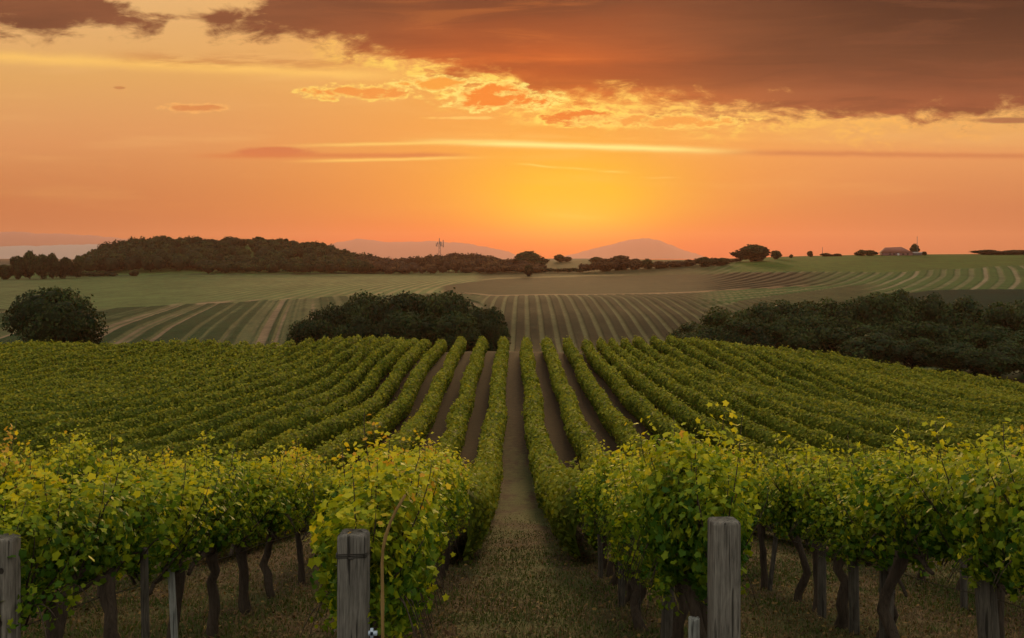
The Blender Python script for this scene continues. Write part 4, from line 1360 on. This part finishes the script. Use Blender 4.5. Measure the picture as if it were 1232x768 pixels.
# far woods as one mass each
def wood(name, lab, spots, leaf, per, mat, seed):
    r = np.random.default_rng(seed)
    bl = []
    for x, y, hh, w in spots:
        z = h(x, y)
        bl.append((x, y, z + hh * .55, w / 2, w / 2, hh * .50))
        for _ in range(3):
            a = r.uniform(0, 6.28); bl.append((x + math.cos(a) * w * .28, y + math.sin(a) * w * .28, z + hh * r.uniform(.5, .78), w * .28, w * .28, hh * .24))
    B = np.array(bl)
    n = per * len(spots)
    bi = r.integers(0, len(B), n); d = unit(r.normal(size=(n, 3))); d[:, 2] = np.abs(d[:, 2]) * np.where(r.random(n) < .8, 1, -1)
    P = B[bi, :3] + d * B[bi, 3:6] * (1 - np.abs(r.normal(0, .1, n)))[:, None]
    N = unit(d + r.normal(0, .45, d.shape)); lob = r.uniform(-.2, .2, len(spots))[np.minimum(bi // 4, len(spots) - 1)]
    tint = .40 + lob + .14 * r.normal(size=n) + .15 * d[:, 2]
    lv, lf_, kk = diamonds(P, N, r.uniform(.6, 1.3, n) * leaf, r)
    iv, if_ = ico(); vs = [lv]; f3 = []; c = len(lv); ts = [np.repeat(tint, kk)]
    for b in bl[::4]:
        vs.append(np.array(b[:3]) + iv * np.array(b[3:6]) * .8 * (1 + .1 * r.normal(size=(len(iv), 1)))); f3.append(if_ + c); c += len(iv); ts.append(np.full(len(iv), .12))
    o_ = mesh(name, np.concatenate(vs), [lf_, np.concatenate(f3)], mat, None, {'tint': np.clip(np.concatenate(ts), 0, 1)})
    o_['kind'] = 'stuff'; o_['label'] = lab; o_['category'] = 'wood'
    return o_


r6 = np.random.default_rng(16)
# hill wood: crowns on the wooded hill; skyline profile
sp_ = []
prof_t = ([92, 110, 125, 150, 180, 200, 225, 240, 255, 285, 300, 315, 335, 350, 365, 385, 400, 420, 445], [311, 302, 293, 288, 286, 285, 288, 291, 292, 291, 288, 286, 287, 290, 292, 291, 296, 303, 306])
prof_b = ([92, 110, 200, 260, 300, 445], [318, 317, 317, 326, 331, 331])
for _ in range(430):
    px = r6.uniform(98, 445)
    tp_ = np.interp(px, *prof_t); bt = np.interp(px, *prof_b)
    k = r6.random()
    pyt = tp_ + (bt - 10 - tp_) * k + r6.uniform(0, 3)
    d = 745 - 100 * k - 25 * r6.random()
    if px < 250: d += 10
    hh = EYE + (310 - pyt) / F * d - h(px2x(px, d), d)
    hh = max(hh, r6.uniform(5, 9))
    sp_.append((px2x(px, d), d, hh, r6.uniform(6.5, 11)))
for px in np.arange(96, 446, 4.2):
    d = 745 + r6.uniform(-8, 8); pyt = np.interp(px, *prof_t) + r6.uniform(-1.8, 2.2)
    hh = EYE + (310 - pyt) / F * d - h(px2x(px, d), d)
    sp_.append((px2x(px, d), d, max(hh, 4), r6.uniform(5, 8)))
wood('forest', 'dark broadleaf wood covering the low hill at the left', sp_, .75, 170, M['far_leaf'], 3)
sp_ = []
pt2 = ([430, 450, 470, 490, 520, 550, 565, 590, 600, 620, 640], [306, 308, 310, 310, 307, 304.5, 305, 307, 311, 312, 312])
for _ in range(110):
    px = r6.uniform(432, 650); k = r6.random()
    tp_ = np.interp(px, *pt2); pyt = tp_ + (322 - tp_) * k; d = 690 - 70 * k
    hh = max(EYE + (310 - pyt) / F * d - h(px2x(px, d), d), 3)
    sp_.append((px2x(px, d), d, hh, r6.uniform(6, 11)))
for px in np.arange(432, 640, 5):
    d = 695; hh = max(EYE + (310 - np.interp(px, *pt2) - r6.uniform(-1, 1.5)) / F * d - h(px2x(px, d), d), 3)
    sp_.append((px2x(px, d), d, hh, r6.uniform(5, 8)))
wood('woodland', 'low reddish-brown woodland belt running across the middle skyline', sp_, .7, 150, M['russet_leaf'], 4)

# shrub strip at the edge of the olive field and in the meadow
sp_ = []
for px in np.linspace(72, 135, 18):
    d = dist_at(px, 333); sp_.append((px2x(px, d), d, r6.uniform(2.0, 3.2), r6.uniform(4, 7)))
for px in np.linspace(640, 700, 16):
    d = dist_at(px, 328); sp_.append((px2x(px, d), d, r6.uniform(1.5, 3.0), r6.uniform(4, 7)))
wood('undergrowth', 'low scrub lining the edges of the far fields', sp_, .5, 90, M['far_leaf'], 9)

sp_ = []
for px in np.arange(700, 892, 4.5):
    tp_ = np.interp(px, [700, 730, 745, 765, 790, 830, 840, 878, 892], [318, 313, 311, 313, 316, 314, 311, 312, 318]) + r6.uniform(-1, 2)
    d = 603 + r6.uniform(-5, 5); x_ = px2x(px, d)
    sp_.append((x_, d, max(EYE + (310 - tp_) / F * d - h(x_, d), 2.0), r6.uniform(4, 7)))
wood('hedgerow', 'continuous russet hedgerow joining the brown thicket and the green bushes', sp_, .45, 170, M['russet_leaf'], 12)

# ------------------------------------------------------------------ farmhouse, masts and poles
d = 640; x = px2x(1078, d); zb = h(x, d) - .2
fh = thing('farmhouse', 'low brick farmhouse with a big brown hipped roof on the green ridge', 'farmhouse', (x, d, zb)); fh.scale = (.95, .95, .80)
v_, f_ = box(-9.6, 9.6, -4, 4, 0, 2.4); mesh('wall', v_, f_, M['brick'], fh)
rv = np.array([(-10.2, -4.6, 2.3), (10.2, -4.6, 2.3), (10.2, 4.6, 2.3), (-10.2, 4.6, 2.3), (-7.2, -1, 6.6), (3.2, -1, 7.1), (3.2, 1, 7.1), (-7.2, 1, 6.6)])
rf = mesh('roof', rv, np.array([(0, 1, 5, 4), (1, 2, 6, 5), (2, 3, 7, 6), (3, 0, 4, 7), (4, 5, 6, 7), (3, 2, 1, 0)]), M['roof'], fh)
for dx_ in (-5.6, -2.8, 3.4, 6.4):
    v_, f_ = box(dx_ - .7, dx_ + .7, -4.06, -3.9, .8, 1.9); mesh('window', v_, f_, M['dark'], fh)
v_, f_ = box(-.6, .7, -4.07, -3.9, .1, 2.0); mesh('door', v_, f_, M['white'], fh)
an = thing('annex_shed', 'long low dark shed with a pale flat roof beside the farmhouse', 'shed', (px2x(1099, d), d, h(px2x(1099, d), d) - .2))
v_, f_ = box(-3.8, 4.2, -3, 3, 0, 1.9); mesh('wall', v_, f_, M['slate'], an)
v_, f_ = box(-4.0, 4.4, -3.2, 3.2, 1.903, 2.25); mesh('roof', v_, f_, M['white'], an)


def mast(name, lab, px, d, base_py, top_py, arms, r0=.22, lattice=False):
    x = px2x(px, d); z0 = h(x, d) - .3; top = EYE + (310 - top_py) / F * d; hh = top - z0
    rt = thing(name, lab, 'mast' if lattice else 'pole', (x, d, z0))
    A_ = Acc()
    if lattice:
        for sx, sy in ((-1, -1), (1, -1), (1, 1), (-1, 1)):
            A_.add(*tube([(sx * .9, sy * .9, 0), (sx * .45, sy * .45, hh * .85)], .14, 6))
        for i in range(7):
            z = hh * .85 * i / 7; w = .9 - .45 * i / 7; w2 = .9 - .45 * (i + 1) / 7; z2 = hh * .85 * (i + 1) / 7
            A_.add(*tube([(-w, -w, z), (w2, -w2, z2)], .07, 4)); A_.add(*tube([(w, -w, z), (-w2, -w2, z2)], .07, 4))
            A_.add(*tube([(-w, w, z), (-w2, -w2, z2)], .07, 4)); A_.add(*tube([(w, -w, z), (w2, w2, z2)], .07, 4))
    else: A_.add(*tube([(0, 0, 0), (0, 0, hh)], [r0, r0 * .6], 8))
    A_.build('tower' if lattice else 'shaft', M['steel'], rt)
    if arms:
        A_ = Acc(); z = hh * .72
        A_.add(*tube([(-2.6, 0, z), (2.6, 0, z)], .16, 6)); A_.add(*tube([(0, -2.2, z), (0, 2.2, z)], .16, 6))
        A_.add(*tube([(-1.6, 0, z + 1.4), (1.8, 0, z + 1.4)], .12, 6))
        A_.build('platform', M['steel'], rt)
        for ax, zz, hl in ((-2.4, z - .3, 2.2), (-.2, z + 1.0, 4.4), (1.0, z - .2, 3.2), (2.5, z - 1.0, 5.2), (-1.5, z + .9, 2.0)):
            v_, f_ = box(ax - .26, ax + .26, -.2, .2, zz, zz + hl); mesh('antenna', v_, f_, M['steel'], rt)
    return rt


mast('radio_mast', 'tall slim lattice radio mast with antennas behind the woodland belt', 529, 705, 306, 284.5, True, lattice=True)
mast('flagpole', 'tall thin pole rising beside the farmhouse annex', 1103.5, 645, 305, 284.5, False, .22)
mast('utility_pole', 'thin pole on the green ridge among small bushes', 989.5, 650, 308, 297.5, False, .22)

# ------------------------------------------------------------------ haze
hv, hf = box(-9900, 9900, -62, 10900, EYE - 60, EYE + 262)
hm = bpy.data.materials.new('haze'); hm.use_nodes = True
n = hm.node_tree; n.nodes.clear()
out = n.nodes.new('ShaderNodeOutputMaterial'); pv = n.nodes.new('ShaderNodeVolumePrincipled')
pv.inputs['Color'].default_value = (0.90, 0.46, 0.31, 1)
pv.inputs['Density'].default_value = 0.000075
pv.inputs['Anisotropy'].default_value = 0.5
n.links.new(pv.outputs[0], out.inputs['Volume'])
hz_ = mesh('haze', hv, hf, hm); hz_['kind'] = 'stuff'; hz_['label'] = 'thin evening haze over the whole countryside'; hz_['category'] = 'haze'
